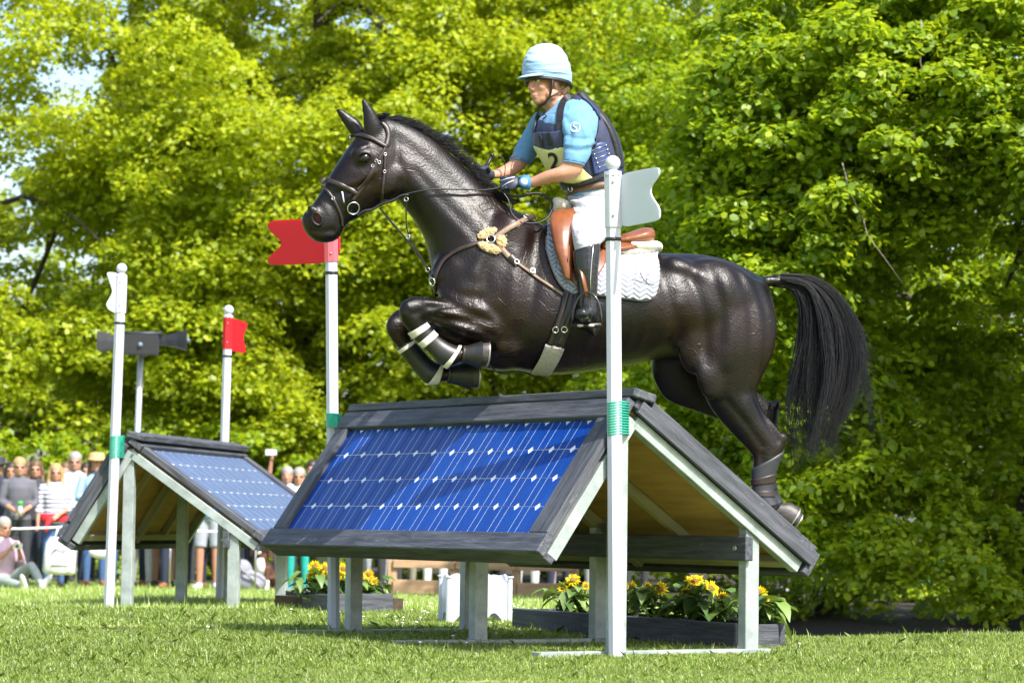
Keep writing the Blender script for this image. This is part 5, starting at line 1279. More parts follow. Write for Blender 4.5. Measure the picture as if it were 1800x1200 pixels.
def hand_geo(mb, W, fwd, back, thumb, k=1.0, curl=1.0):
    """fist closed on a rein: W wrist, fwd along the forearm, back = back of the hand, thumb = side of the thumb"""
    W = Vector(W); f = Vector(fwd).normalized(); b = Vector(back); b = (b - f * b.dot(f)).normalized(); t = f.cross(b) if f.cross(b).dot(Vector(thumb)) > 0 else b.cross(f)
    P = lambda x, y, z: W + (f * x + b * y + t * z) * k
    mb.tube([P(-.02, 0, 0), P(.015, 0, 0)], [.026 * k, .025 * k], 10)
    mb.ball(P(.052, 0, 0), (.046 * k, .018 * k, .042 * k), (f, b, t), 14, 10)
    for i, (z, l) in enumerate(((.032, .93), (.011, 1.0), (-.011, .95), (-.031, .8))):
        mb.tube([P(.078, .004, z * .9), P(.078 + .030 * l, .0 - .006 * curl, z), P(.078 + .024 * l, -.032 * l * curl, z * .97), P(.060, -.040 * l * curl, z * .95)], [.0105 * k, .0098 * k, .009 * k, .008 * k], 8)
    mb.tube([P(.020, -.010, .026), P(.048, -.022, .042), P(.076, -.028, .034), P(.092, -.028, .024)], [.013 * k, .011 * k, .0098 * k, .008 * k], 8)

# ================================================================== the rider
def sculpt(o, lines):
    """press folds into a garment along lines drawn on its side view"""
    me = o.data; b = np.array(wloc(o)); co = np.empty(len(me.vertices) * 3, np.float32); me.vertices.foreach_get('co', co); co = co.reshape(-1, 3).astype(float); nm = np.empty(len(me.vertices) * 3, np.float32); me.vertices.foreach_get('normal', nm); nm = nm.reshape(-1, 3)
    w_ = co + b; a2 = np.stack([(w_ - np.array(HP0)) @ np.array(HH), w_[:, 2]], -1); dis = np.zeros(len(co))
    for d_, wd, pl in lines:
        q = np.array([((p - HP0).dot(HH), p.z) for p in (hp(*cat(pl, i / 12), 0.2) for i in range(13))]); bb = np.full(len(co), 9.)
        for i in range(12):
            ab = q[i + 1] - q[i]; t_ = np.clip(((a2 - q[i]) @ ab) / (ab @ ab + 1e-9), 0, 1); bb = np.minimum(bb, np.linalg.norm(a2 - q[i] - t_[:, None] * ab, axis=1))
        dis += d_ * np.exp(-(bb / (wd / 352)) ** 2)
    co += nm * dis[:, None]; me.vertices.foreach_set('co', co.astype(np.float32).ravel()); me.update(); return o
SHIRT = mat('light_blue_shirt', (0.10, 0.245, 0.43), 0.75, var=0.06, scale=8, bump=1.0, bscale=9, stretch=(1, 1, 1.6), sheen=.1, bd=.014)
NAVY = mat('navy_vest', (0.018, 0.024, 0.062), 0.6, var=0.25, scale=40, bump=0.3)
NAVY2 = mat('navy_panel', (0.035, 0.042, 0.11), 0.55, var=0.2, scale=40, bump=.3)
BLACKF = mat('black_webbing', (0.010, 0.010, 0.013), 0.55, var=.2, scale=40)
BIB = mat('pale_yellow_bib', (0.62, 0.62, 0.27), 0.75, var=0.06, scale=10, bump=.3, bscale=20)
WHITEB = mat('white_breeches', (0.43, 0.43, 0.49), 0.7, var=0.03, scale=10, bump=1, bscale=11, stretch=(1, 1, 2), bd=.016)
BOOTL = mat('black_boot_leather', (0.010, 0.010, 0.012), 0.25, var=.3, scale=20, bump=.6, bscale=16, stretch=(1, 1, 2.5), coat=.2, bd=.008)
GLOVE = mat('navy_glove', (0.014, 0.020, 0.040), 0.5, var=.3, scale=50)
SILK = mat('pale_blue_silk', (0.15, 0.29, 0.47), 0.5, var=0.10, scale=6, bump=0.9, bscale=9, stretch=(.6, .6, 2.6), sheen=.2, col2=(0.34, 0.45, 0.59), bd=.02)
RB = thing('person', hp(1045, 440), 'rider in a light blue shirt and helmet crouching over the leaping horse', 'person')
HC = hp(959, 144)
ang = PSI + math.radians(24)
HF = Vector((-math.cos(ang), -math.sin(ang), -.10))
H = Frame(HC, HF, UPZ + HH * .10, 1.0)
TORSO = [(1002, 352, 1092, 340, .150, 0), (992, 330, 1094, 312, .150, 0), (975, 304, 1088, 284, .150, 0), (957, 275, 1082, 254, .160, 0), (945, 247, 1070, 224, .172, 0), (942, 224, 1052, 198, .175, 0), (950, 206, 1034, 181, .145, 0), (962, 195, 1016, 170, .085, 0)]
def shrink(E, k, kb=None):
    out = []
    for e in E:
        cu, cv = (e[0] + e[2]) / 2, (e[1] + e[3]) / 2
        out.append((cu + (e[0] - cu) * k, cv + (e[1] - cv) * k, cu + (e[2] - cu) * k, cv + (e[3] - cv) * k, e[4] * (kb or k), e[5]))
    return out
SLV_N = [(985, 200, 1052, 196, .06, .13), (988, 222, 1051, 220, .062, .185), (990, 248, 1045, 252, .056, .205), (990, 268, 1037, 275, .053, .215), (989, 283, 1027, 291, .052, .22)]
SLV_F = [(938, 198, 985, 196, .06, -.12), (926, 222, 972, 228, .058, -.18), (911, 248, 952, 262, .054, -.20), (896, 278, 932, 289, .050, -.205)]
FA_N = [(990, 270, 1028, 274, .044, .215), (986, 290, 1021, 306, .043, .215), (974, 296, 993, 318, .043, .205), (955, 302, 965, 323, .037, .18), (934, 312, 938, 330, .028, .14), (922, 314, 924, 329, .026, .12)]
FA_F = [(902, 268, 932, 274, .042, -.205), (896, 282, 922, 296, .042, -.20), (884, 291, 902, 309, .036, -.17), (866, 300, 876, 314, .027, -.12), (856, 302, 862, 314, .026, -.10)]
mb = MB()
neck_base = hp(988, 192)
head_geo(mb, H, neck_base, .058)
loft(mb, shrink(TORSO, .9), 18)
loft(mb, shrink(SLV_N, .8), 12); loft(mb, shrink(SLV_F, .8), 12); loft(mb, FA_N, 14); loft(mb, FA_F, 14)
BODY = mb.build('body', SKIN, RB, fuse=dict(voxel=.0052, smooth=4))
face_parts(H, RB)
# shirt
mb = MB(); loft(mb, TORSO, 22); loft(mb, SLV_N, 18); loft(mb, SLV_F, 18)
loft(mb, [(962, 200, 1014, 178, .075, 0), (964, 188, 1008, 172, .066, 0), (966, 182, 1004, 168, .063, 0)], 18)
sculpt(mb.build('shirt', SHIRT, RB, fuse=dict(voxel=.0062, smooth=5)), [(-.006, 4, [(992, 262), (1012, 268), (1040, 262)]), (.005, 4, [(994, 254), (1015, 259), (1042, 252)]), (-.005, 4, [(990, 238), (1010, 247), (1030, 246)]), (-.007, 5, [(996, 206), (1000, 228), (996, 252)]), (-.005, 4, [(1020, 200), (1034, 222), (1044, 246)]), (.004, 4, [(1012, 210), (1024, 236), (1030, 262)]), (-.006, 4, [(905, 262), (920, 266), (938, 262)]), (-.005, 4, [(915, 246), (932, 252), (946, 246)]), (.005, 4, [(900, 272), (915, 275), (932, 272)]), (-.005, 3, [(966, 190), (984, 196), (1002, 188)]), (-.004, 3, [(964, 184), (984, 189), (1004, 181)])])
for E in (SLV_N[-1], SLV_F[-1]):
    e2 = (E[0] - .5, E[1] + 1.5, E[2] + .5, E[3] + 1.5, E[4] * 1.02, E[5]); mb = MB(); loft(mb, [E, e2], 18, sub=1); mb.build('sleeve_hem', SHIRT, RB)
# body protector
VEST = [(990, 334, 1096, 318, .158, 0), (977, 309, 1096, 289, .162, 0), (955, 281, 1091, 258, .172, 0), (941, 252, 1078, 226, .184, 0), (938, 230, 1060, 200, .170, 0), (944, 214, 1046, 183, .128, 0), (956, 205, 1034, 171, .095, 0)]
mb = MB(); loft(mb, VEST, 24)
VO = mb.build('body_protector', NAVY, RB, fuse=dict(voxel=.007, smooth=4))
mb = MB(); loft(mb, [(1062, 306, 1094, 298, .12, 0), (1056, 270, 1086, 262, .14, 0), (1042, 235, 1073, 226, .145, 0), (1026, 208, 1053, 196, .125, 0), (1012, 188, 1036, 175, .09, 0), (1004, 172, 1022, 159, .062, 0)], 16)
mb.build('back_plate', BLACKF, RB, fuse=dict(voxel=.007, smooth=4))
_bm = bmesh.new(); _bm.from_mesh(VO.data); bmesh.ops.translate(_bm, verts=_bm.verts, vec=wloc(RB)); VBVH = BVHTree.FromBMesh(_bm); _bm.free()
SH = [o for o in RB.children if o.name.startswith('shirt')][0]
_bm = bmesh.new(); _bm.from_mesh(SH.data); bmesh.ops.translate(_bm, verts=_bm.verts, vec=wloc(RB)); SBVH = BVHTree.FromBMesh(_bm); _bm.free()
def von(u, v, off=.004, bvh=None):
    d = ray(u, v); h = (bvh or VBVH).ray_cast(CAM, d)
    if bvh is None and SBVH is not None:
        h2 = SBVH.ray_cast(CAM, d)
        if h2[0] is not None and (h[0] is None or h2[3] < h[3]): h = h2
    if h[0] is None:
        p = hp(u, v, .1); q = (bvh or VBVH).find_nearest(p); n = q[1]; n = n if n.dot(d) < 0 else -n; return q[0] + n * off, n
    n = h[1]; n = n if n.dot(d) < 0 else -n
    return h[0] + n * off, n
def vstrap(name, px, w, m, off=.006, th=.004, sub=6, bvh=None):
    dense = [cat(px, i / (sub * (len(px) - 1))) for i in range(sub * (len(px) - 1) + 1)]
    P = [von(u, v, off, bvh) for u, v in dense]; path = [p for p, _ in P]; nr = [n for _, n in P]
    for _ in range(3): nr = [nr[0]] + [(nr[i] + nr[i - 1] + nr[i + 1]).normalized() for i in range(1, len(nr) - 1)] + [nr[-1]]
    R = []
    for i, p in enumerate(path):
        t = (path[min(i + 1, len(path) - 1)] - path[max(i - 1, 0)]).normalized(); n = (nr[i] - t * nr[i].dot(t)).normalized(); s = t.cross(n)
        R.append([p + s * w / 2, p + s * w / 2 + n * th, p - s * w / 2 + n * th, p - s * w / 2])
    mb = MB(); mb.rings(R); return mb.build(name, m, RB, smooth=False)
def vpatch(name, K, n, m, off=.006, th=.004, nv=12, bvh=None):
    gr = []
    for u1, v1, u2, v2 in [cat(K, i / (n - 1)) for i in range(n)]:
        gr.append([von(u1 + (u2 - u1) * f, v1 + (v2 - v1) * f, off, bvh or VBVH)[0] for f in np.linspace(0, 1, nv)])
    mb = MB(); mb.sheet(gr, th); return mb.build(name, m, RB)
vstrap('shoulder_strap', [(1006, 169), (994, 176), (987, 192), (985, 212), (986, 236)], .036, BLACKF)
vstrap('armhole_edge', [(1008, 168), (1028, 176), (1046, 194), (1054, 214), (1053, 236), (1044, 254)], .030, NAVY)
vstrap('shoulder_strap', [(950, 196), (944, 212), (939, 235), (940, 250)], .024, BLACKF)
vpatch('chest_panel', [(941, 234, 940, 258), (955, 232, 956, 262), (972, 232, 974, 262), (992, 228, 992, 256)], 10, NAVY2, .006, .008)
vstrap('chest_buckle', [(953, 238), (956, 247), (958, 257)], .02, BLACKF, .016, bvh=VBVH)
vstrap('chest_buckle', [(966, 234), (969, 245), (971, 255)], .026, BLACKF, .016, bvh=VBVH)
vpatch('bib', [(939, 253, 962, 292), (950, 258, 975, 303), (968, 262, 992, 318), (985, 258, 1012, 322), (1005, 262, 1030, 320), (1015, 288, 1043, 314)], 16, BIB, .010, .004)
vpatch('side_lacing', [(1036, 262, 1044, 308), (1044, 254, 1056, 306), (1054, 250, 1068, 300), (1064, 252, 1074, 296)], 8, mat('lace_panel', (0.02, 0.04, 0.14), .5), .006, .006)
for k in range(5):
    f = k / 4; a = von(1040 + 12 * f, 264 + 30 * f, .016, VBVH)[0]; b = von(1062 + 10 * f, 256 + 30 * f, .016, VBVH)[0]
    mb = MB(); mb.tube([a, b], .0018, 5); mb.build('lace', PIPE if k % 2 else STEEL, RB)
    for p in (a, b): mb = MB(); mb.ball(p, .005, nu=8, nv=6); mb.build('eyelet', STEEL, RB)
vstrap('waist_strap', [(989, 322), (1010, 325), (1035, 318), (1062, 306), (1085, 296)], .018, BLACKF, .012, bvh=VBVH)
def number(txt, u, v, size, m, bvh, parent, off, rot=0.0):
    cu = bpy.data.curves.new('t', 'FONT'); cu.body = txt; cu.size = size; cu.extrude = .0015; cu.align_x = 'CENTER'; cu.align_y = 'CENTER'; cu.offset = size * .02
    o = bpy.data.objects.new('t', cu); COL.objects.link(o); me = bpy.data.meshes.new_from_object(o.evaluated_get(bpy.context.evaluated_depsgraph_get())); bpy.data.objects.remove(o)
    p, n = von(u, v, off, bvh); up = (UPZ + HH * rot); up = (up - n * up.dot(n)).normalized(); x = up.cross(n)
    M_ = Matrix(((x.x, up.x, n.x, p.x), (x.y, up.y, n.y, p.y), (x.z, up.z, n.z, p.z), (0, 0, 0, 1))); me.transform(M_)
    if bvh is not None:
        for q in me.vertices:            # lies on the curved cloth
            h = bvh.find_nearest(q.co)
            if h[0] is not None and h[3] < .05: q.co = h[0] + h[1] * (off + .0015 * 1)
    me.transform(Matrix.Translation(-wloc(parent))); me.name = 'number'; return link('number', me, m, parent)
number('2', 977, 283, .13, BLACKF, VBVH, RB, .019, -.25)
mb = MB()
WP = mat('white_print', (.8, .8, .8), .6)
for i in range(24):
    pass
pts = [von(1011 + 8.5 * math.cos(q), 224 + 8.5 * math.sin(q), .002, SBVH)[0] for q in np.linspace(0, 6.283, 25)]
mb = MB(); mb.tube(pts, .0016, 5, cap=False); pts = [von(u, v, .002, SBVH)[0] for u, v in [cat([(1015, 219), (1010, 218), (1008, 222), (1012, 225), (1014, 228), (1010, 231), (1006, 229)], i / 12) for i in range(13)]]; mb.tube(pts, .0018, 5); mb.build('sleeve_emblem', WP, RB)
# belt, breeches
mb = MB(); BE = [(996, 344, 1096, 331, .157, 0), (992, 332, 1097, 319, .159, 0)]; loft(mb, BE, 24, sub=1); mb.build('belt', mat('belt_brown', (.10, .055, .03), .5), RB)
p, n = von(1006, 330, .014); ringlet('belt_buckle', p, n, .014, .004, STEEL, RB)
def legs(mb, s):
    loft(mb, [(1002, 350, 1095, 352, .09, .08 * s), (1004, 368, 1098, 376, .095, .14 * s), (1002, 390, 1082, 402, .092, .23 * s), (1005, 408, 1068, 418, .084, .30 * s), (1008, 426, 1055, 430, .068, .335 * s), (1012, 446, 1049, 446, .055, .345 * s), (1016, 470, 1046, 470, .048, .345 * s)], 18)
mb = MB(); loft(mb, [(1000, 340, 1094, 326, .148, 0), (998, 352, 1106, 342, .155, 0), (1006, 368, 1112, 366, .15, 0), (1030, 385, 1105, 388, .13, 0)], 22); legs(mb, 1); legs(mb, -1)
sculpt(mb.build('breeches', WHITEB, RB, fuse=dict(voxel=.0065, smooth=5)), [(-.014, 5, [(998, 354), (1020, 362), (1046, 376)]), (.008, 5, [(1000, 346), (1024, 352), (1050, 362)]), (-.009, 4, [(1010, 346), (1036, 350), (1062, 362)]), (-.008, 4, [(1008, 372), (1030, 384), (1058, 392)]), (-.007, 4, [(1004, 404), (1024, 402), (1044, 394)]), (-.007, 3, [(1008, 422), (1028, 418), (1050, 408)]), (.006, 4, [(1006, 412), (1026, 410), (1048, 402)]), (-.006, 3, [(1030, 400), (1050, 412), (1066, 414)]), (-.006, 3, [(1020, 340), (1040, 342), (1066, 348)])])
def boot(s):
    mb = MB()
    loft(mb, [(1007, 441, 1054, 424, .060, .345 * s), (1007, 452, 1055, 444, .061, .347 * s), (1010, 475, 1052, 472, .060, .35 * s), (1014, 500, 1051, 500, .052, .352 * s), (1016, 522, 1050, 526, .044, .355 * s), (1016, 540, 1051, 546, .045, .355 * s), (1020, 556, 1050, 574, .042, .355 * s), (1024, 570, 1046, 592, .038, .35 * s)], 18)
    # foot: heel low, toe towards the viewer and forward
    a = hp(1040, 562, .345 * s); tdir = (HL * s * .92 + HH * .5).normalized(); up = UPZ
    for f, w, h, dz in ((.0, .040, .045, -.005), (.05, .043, .042, .004), (.10, .048, .040, .01), (.14, .048, .035, .014), (.175, .040, .028, .016)):
        mb.ball(a + tdir * f + up * dz, (.05, w, h), (tdir, tdir.cross(up), up), 12, 8)
    mb.ball(a - tdir * .03 - up * .04, (.034, .034, .038), (tdir, tdir.cross(up), up), 12, 8)
    b = mb.build('boot', BOOTL, RB, fuse=dict(voxel=.0062, smooth=3))
    if s > 0:
        mb = MB(); pts = [skin_b(u, v) for u, v in ((1043, 428), (1040, 460), (1038, 490), (1038, 520))]; mb.tube(pts, .0025, 5); mb.build('boot_zip', STEEL, b)
        mb = MB(); mb.ball(hp(1046, 428, .41), .006, nu=8, nv=6); mb.build('boot_stud', STEEL, b)
    return a, tdir
def skin_b(u, v): return hp(u, v, .41)
for s in (1, -1):
    a, td = boot(s)
    # stirrup iron and leather belong to the saddle
    c = a + td * .095; sd = td.cross(UPZ).normalized()
    mb = MB(); top = c + UPZ * .115
    arch = [c + sd * (.072 * math.cos(q)) + UPZ * (-.03 + .155 * math.sin(q) ** .8 if math.sin(q) > 0 else -.03) for q in np.linspace(0, math.pi, 17)]
    mb.tube(arch, .0062, 8); st = mb.build('stirrup_iron', mat('stirrup_black', (.014, .014, .016), .25, coat=.4), SD)
    mb = MB(); mb.box(c - UPZ * .034, (.022, .074, .009), (td, sd, UPZ)); mb.build('tread', RUB, st)
    for k in (-1, 1):
        mb = MB(); mb.ball(c - UPZ * .036 + sd * (.027 * k) + td * .021, (.006, .017, .007), (td, sd, UPZ), 10, 6); mb.build('tread_pad', CREAM, st)
    q0 = hp(1012, 445, .33 * s); mb = MB(); tp = c + UPZ * .11
    mb.tube([q0, q0.lerp(tp, .5) + HL * s * .02, tp], .011, 8, flat=.25); mb.build('stirrup_leather', LEA_B, SD)
# hands
mb = MB(); Wn = hp(918, 321, .115); hand_geo(mb, Wn, hp(880, 322, .085) - Wn, HL + UPZ * .4, UPZ, 1.0); mb.build('glove', GLOVE, RB, fuse=dict(voxel=.0042, smooth=3))
mb = MB(); Wf = hp(860, 308, -.10); hand_geo(mb, Wf, hp(832, 300, -.06) - Wf, -HL + UPZ * .5, UPZ, 1.0); mb.build('glove', GLOVE, RB, fuse=dict(voxel=.0042, smooth=3))
for a, b in (((905, 311), (880, 318)), ((903, 317), (882, 328))):
    mb = MB(); mb.tube([hp(a[0], a[1], .14), hp((a[0] + b[0]) / 2, (a[1] + b[1]) / 2 - 1, .135), hp(b[0], b[1], .118)], .0018, 5); mb.build('glove_piping', WP, RB)
# watch
WB = mat('watch_blue', (.05, .18, .42), .35); w = hp(921, 320, .162)
fd = (hp(905, 322, .115) - hp(935, 320, .14)).normalized()
mb = MB(); loft(mb, [(914, 309, 916, 334, .036, .118), (929, 307, 931, 334, .037, .13)], 16, sub=1); mb.build('watch_strap', WB, RB)
mb = MB(); wn_ = (HL + UPZ * .25).normalized(); mb.tube([w - wn_ * .008, w + wn_ * .006], [.026, .025], 18); wo = mb.build('watch_case', WB, RB)
mb = MB(); mb.tube([w + wn_ * .006, w + wn_ * .0075], [.018, .018], 18); mb.build('watch_face', mat('lcd', (.42, .48, .5), .2), wo)
# helmet
def helmet():
    R = []; cx, cz = -.014, .040
    for k, ph in enumerate(np.linspace(0, 88, 44)):
        c_, s_ = math.cos(math.radians(ph)), math.sin(math.radians(ph)); ring = []
        for j in range(96):
            th = 2 * math.pi * j / 96; x, y = math.cos(th), math.sin(th)
            drop = -.030 * (0.5 - .5 * x) * (1 - s_) ** 2
            fo = 1 + .020 * math.sin(26 * s_ + 1.6 * math.sin(1.5 * th + 1) + 1.1 * math.sin(3 * th)) * math.sin(min(1, 4 * s_) * 1.57) * (.35 + .65 * math.sin(2.3 * th + 4 * s_) ** 2) + .008 * math.sin(47 * s_ + 3 * math.sin(2 * th))
            ring.append(H(cx + .133 * fo * x * c_ ** .8, .108 * fo * y * c_ ** .8, cz + .152 * s_ + drop))
        R.append(ring)
    mb = MB(); mb.rings(R)
    # skirt below the widest line
    low = [H(cx + .126 * math.cos(2 * math.pi * j / 96), .102 * math.sin(2 * math.pi * j / 96), cz - .018 - .040 * (0.5 - .5 * math.cos(2 * math.pi * j / 96))) for j in range(96)]
    mb.rings([R[0], low], cap=False)
    hs = mb.build('helmet', SILK, RB)
    mb = MB(); gr = []
    for f in np.linspace(0, 1, 6):
        gr.append([H(cx + (.122 + f * .058 * math.cos(q) ** .6) * math.cos(q), .104 * math.sin(q) * (1 - .1 * f), cz - .004 - .014 * f * (1 + .2 * math.cos(q)) + .004 * math.sin(f * 3)) for q in np.linspace(-1.15, 1.15, 17)])
    mb.sheet(gr, .004); mb.build('peak', SILK, hs)
    mb = MB(); mb.tube([H(cx + .118 * math.cos(q), .097 * math.sin(q), cz - .026 - .042 * (.5 - .5 * math.cos(q))) for q in np.linspace(0, 6.2832, 33)], .009, 6, cap=False); mb.build('helmet_lining', BLACKF, hs)
    mb = MB()
    for y in (1, -1):
        mb.tube([H(.022, .088 * y, .0), H(.024, .074 * y, -.045), H(.030, .060 * y, -.085), H(.040, .03 * y, -.112), H(.044, 0, -.117)], .014, 6, flat=.4)
        mb.tube([H(-.085, .07 * y, -.02), H(-.045, .078 * y, -.055), H(.0, .072 * y, -.072), H(.028, .062 * y, -.085)], .0075, 6, flat=.4)
    mb.build('chin_strap', BLACKF, hs)
helmet()
mb = MB(); r_ = random.Random(4)
mb.ball(H(-.085, 0, -.035), (.035, .062, .04), H.ax()); mb.ball(H(-.11, .0, -.075), (.026, .032, .028), H.ax())
for i in range(60):
    y = r_.uniform(-.07, .07); mb.tube([H(-.07, y, -.01), H(-.095, y * .9, -.045), H(-.108, y * .5, -.075 + r_.uniform(-.01, .01))], .0025, 4)
mb.build('hair', mat('blond_hair', (.42, .27, .12), .5, var=.3, scale=60), RB)
# whip
WH = thing('whip', hp(855, 290, -.08), 'short black whip handle sticking up from the far hand', 'whip')
mb = MB(); mb.tube([hp(842, 312, -.06), hp(858, 288, -.065), hp(864, 275, -.067)], [.007, .009, .008], 8); mb.ball(hp(865, 273, -.067), .012); mb.build('handle', RUB, WH)
mb = MB(); mb.tube([hp(842, 312, -.06), hp(836, 340, -.15), hp(850, 372, -.24)], [.005, .004, .003], 6); mb.build('shaft', RUB, WH)
mb = MB(); mb.tube([hp(u, v, -.08) for u, v in [cat([(868, 276), (878, 274), (886, 282), (888, 298), (886, 312)], i / 16) for i in range(17)]], .006, 6, flat=.4); mb.build('loop', LEA_D, WH)
# ================================================================== spectators
def cloth(name, c, **k): return mat('cloth_' + name, c, 0.85, var=k.pop('var', 0.12), scale=k.pop('scale', 9), bump=0.5, bscale=14, **k)
def stripes(name, a, b, period):
    if name in MATS: return MATS[name]
    m, nt, bs = new_mat(name); N = nt.nodes; L = nt.links; tc = N.new('ShaderNodeTexCoord'); sp = N.new('ShaderNodeSeparateXYZ'); L.new(tc.outputs['Object'], sp.inputs[0])
    q = N.new('ShaderNodeMath'); q.operation = 'PINGPONG'; q.inputs[1].default_value = period; L.new(sp.outputs['Z'], q.inputs[0])
    g = N.new('ShaderNodeMath'); g.operation = 'GREATER_THAN'; g.inputs[1].default_value = period * .62; L.new(q.outputs[0], g.inputs[0])
    x = N.new('ShaderNodeMix'); x.data_type = 'RGBA'; x.inputs['A'].default_value = (*a, 1); x.inputs['B'].default_value = (*b, 1); L.new(g.outputs[0], x.inputs['Factor']); L.new(x.outputs['Result'], bs.inputs['Base Color'])
    bs.inputs['Roughness'].default_value = .85; MATS[name] = m; return m
DENIM = cloth('denim', (.05, .11, .26)); NAVYC = cloth('navy', (.018, .024, .05)); DARKC = cloth('charcoal', (.03, .032, .038)); GREYT = cloth('grey_top', (.10, .10, .125)); PALEB = cloth('pale_blue', (.42, .53, .70)); WHT = cloth('white', (.7, .7, .72)); TEAL = cloth('teal', (.01, .30, .27)); BLUE = cloth('bright_blue', (.02, .17, .50)); PINK = cloth('pink_shirt', (.50, .36, .45)); REDC = cloth('red', (.55, .02, .03)); KHAKI = cloth('khaki', (.27, .25, .19)); GREYL = cloth('grey_trousers', (.26, .26, .30)); PURP = cloth('mauve', (.16, .10, .14)); DGREEN = cloth('green_jacket', (.05, .08, .04)); SAGE = cloth('sage_trousers', (.26, .30, .27))
STRI = stripes('cloth_striped', (.74, .74, .78), (.09, .10, .22), .028)
H_BLOND = mat('hair_blond', (.36, .23, .10), .55, var=.3, scale=50); H_BROWN = mat('hair_brown', (.11, .06, .03), .55, var=.3, scale=50); H_WHITE = mat('hair_white', (.28, .26, .24), .6, var=.15, scale=50); H_DARK = mat('hair_dark', (.03, .02, .015), .5)
STRAW = mat('straw', (.50, .32, .15), .85, var=.2, scale=60, bump=.6); SHG = mat('sunglass', (.008, .008, .01), .1, coat=.6)
SHOE_W = cloth('white_shoe', (.6, .6, .6)); SHOE_B = cloth('brown_boot', (.22, .09, .035)); SHOE_D = cloth('dark_shoe', (.03, .03, .035)); SHOE_BL = cloth('blue_shoe', (.03, .19, .42))
SPG = 'spectators along the rope'
def spectator(label, u, v, Y, top, legs, shoe=None, hair=H_BROWN, face=0.0, arms='down', long_hair=False, glasses=False, hat=None, sleeve='long', shorts=False, lean=0.0, seated=False, k=None, stance=.09, hips=None):
    hp_ = at(u, v, Y); g = float(gz(hp_.x, Y))
    hgt = 1.60 if not seated else 0.76
    k = k or (hp_.z - g) / hgt
    F = Vector((math.sin(face), -math.cos(face), 0)); S = UPZ.cross(F); B = Vector((hp_.x, Y, g)) - F * (lean * 1.3 * k)
    P = lambda x, y, z: B + (F * x + S * y + UPZ * z) * k
    t = thing('person', B, label, 'person', SPG)
    zo = 0 if not seated else -.84
    ln = lambda z: lean * max(0, (z - .9))
    sk, tp, tr = MB(), MB(), MB()
    Hd = Frame(P(ln(1.6) + .02, 0, 1.60 + zo), F + UPZ * .0, UPZ, k)
    head_geo(sk, Hd, P(ln(1.45), 0, 1.44 + zo), .056 * k)
    def ell(mb, rows, n=16):
        mb.rings([[P(ln(z) + x0 + rx * math.cos(q), ry * math.sin(q), z + zo) for q in np.linspace(0, 2 * math.pi, n, endpoint=False)] for z, rx, ry, x0 in rows])
    ell(tp, [(.90, .125, .175, 0), (.98, .12, .165, 0), (1.10, .105, .145, .005), (1.22, .12, .16, .012), (1.33, .125, .175, .01), (1.41, .10, .175, 0), (1.46, .075, .12, -.005), (1.49, .06, .065, 0)])
    ell(sk, [(.92, .10, .14, 0), (1.1, .09, .12, 0), (1.3, .1, .15, 0), (1.42, .07, .13, 0)])
    for y in (1, -1):
        a = arms[0 if y > 0 else 1] if isinstance(arms, (tuple, list)) else arms
        sh = P(ln(1.4), .175 * y, 1.405 + zo)
        if a == 'down': el, wr = P(ln(1.1) - .02, .225 * y, 1.13 + zo), P(ln(.9) + .06, .235 * y, .90 + zo)
        elif a == 'clasp': el, wr = P(ln(1.1) + .02, .225 * y, 1.14 + zo), P(.23, .045 * y, 1.02 + zo)
        elif a == 'fold': el, wr = P(ln(1.1) + .05, .225 * y, 1.15 + zo), P(.24, -.06 * y, 1.16 + zo)
        elif a == 'camera': el, wr = P(.10, .22 * y, 1.14 + zo), P(.27, .06 * y, 1.34 + zo)
        elif a == 'raise': el, wr = P(.10, .26 * y, 1.52 + zo), P(.16, .22 * y, 1.80 + zo)
        elif a == 'hip': el, wr = P(-.05, .34 * y, 1.16 + zo), P(.06, .2 * y, .98 + zo)
        r = .047 * k
        sk.tube([sh, sh.lerp(el, .5), el, el.lerp(wr, .5), wr], [r, r * .95, r * .8, r * .75, r * .55], 10)
        dr = (wr - el).normalized(); sk.ball(wr + dr * .045 * k, (.05 * k, .022 * k, .04 * k), (dr, dr.orthogonal().normalized(), dr.cross(dr.orthogonal().normalized())))
        for i_ in range(4): 
            o_ = dr.orthogonal().normalized(); q_ = dr.cross(o_); b_ = wr + dr * .075 * k + q_ * ((i_ - 1.5) * .018 * k); sk.tube([b_, b_ + dr * .03 * k + o_ * .008, b_ + dr * .05 * k + o_ * .022], [.010 * k, .009 * k, .007 * k], 6)
        q = {'long': (sh, sh.lerp(el, .5), el, el.lerp(wr, .5), el.lerp(wr, .93)), 'half': (sh, sh.lerp(el, .4), sh.lerp(el, .8)), '3q': (sh, sh.lerp(el, .5), el, el.lerp(wr, .45))}[sleeve]
        tp.tube([P(ln(1.38), .11 * y, 1.39 + zo)] + list(q), [.062 * k] + [.062 * k, .058 * k, .054 * k, .05 * k, .042 * k][:len(q)], 12)
        if not seated:
            hpj, kn, an = P(0, .085 * y, .92), P(.02, (stance + .01) * y, .49), P(-.01, (stance + .015) * y, .07)
        else:
            hpj, kn, an = P(0, .09 * y, .10), P(.42, .16 * y, .30 if y > 0 else .10), P(.74, .13 * y, .06)
        rr = .082 * k
        L = [hpj, hpj.lerp(kn, .5), kn, kn.lerp(an, .35), an]; RR = [rr * 1.12, rr * .98, rr * .72, rr * .70, rr * .52]
        if shorts:
            sk.tube(L, [x * .88 for x in RR], 12); tr.tube([hpj, hpj.lerp(kn, .5), hpj.lerp(kn, .88)], [rr * 1.15, rr * 1.08, rr * .98], 14)
        else:
            sk.tube(L, [x * .72 for x in RR], 8); tr.tube(L, RR, 14)
        fd = (F + S * (.25 * y)).normalized() if not seated else (F * .3 + UPZ * .6 + S * .3 * y).normalized()
        mb = MB(); up_ = UPZ if not seated else -F
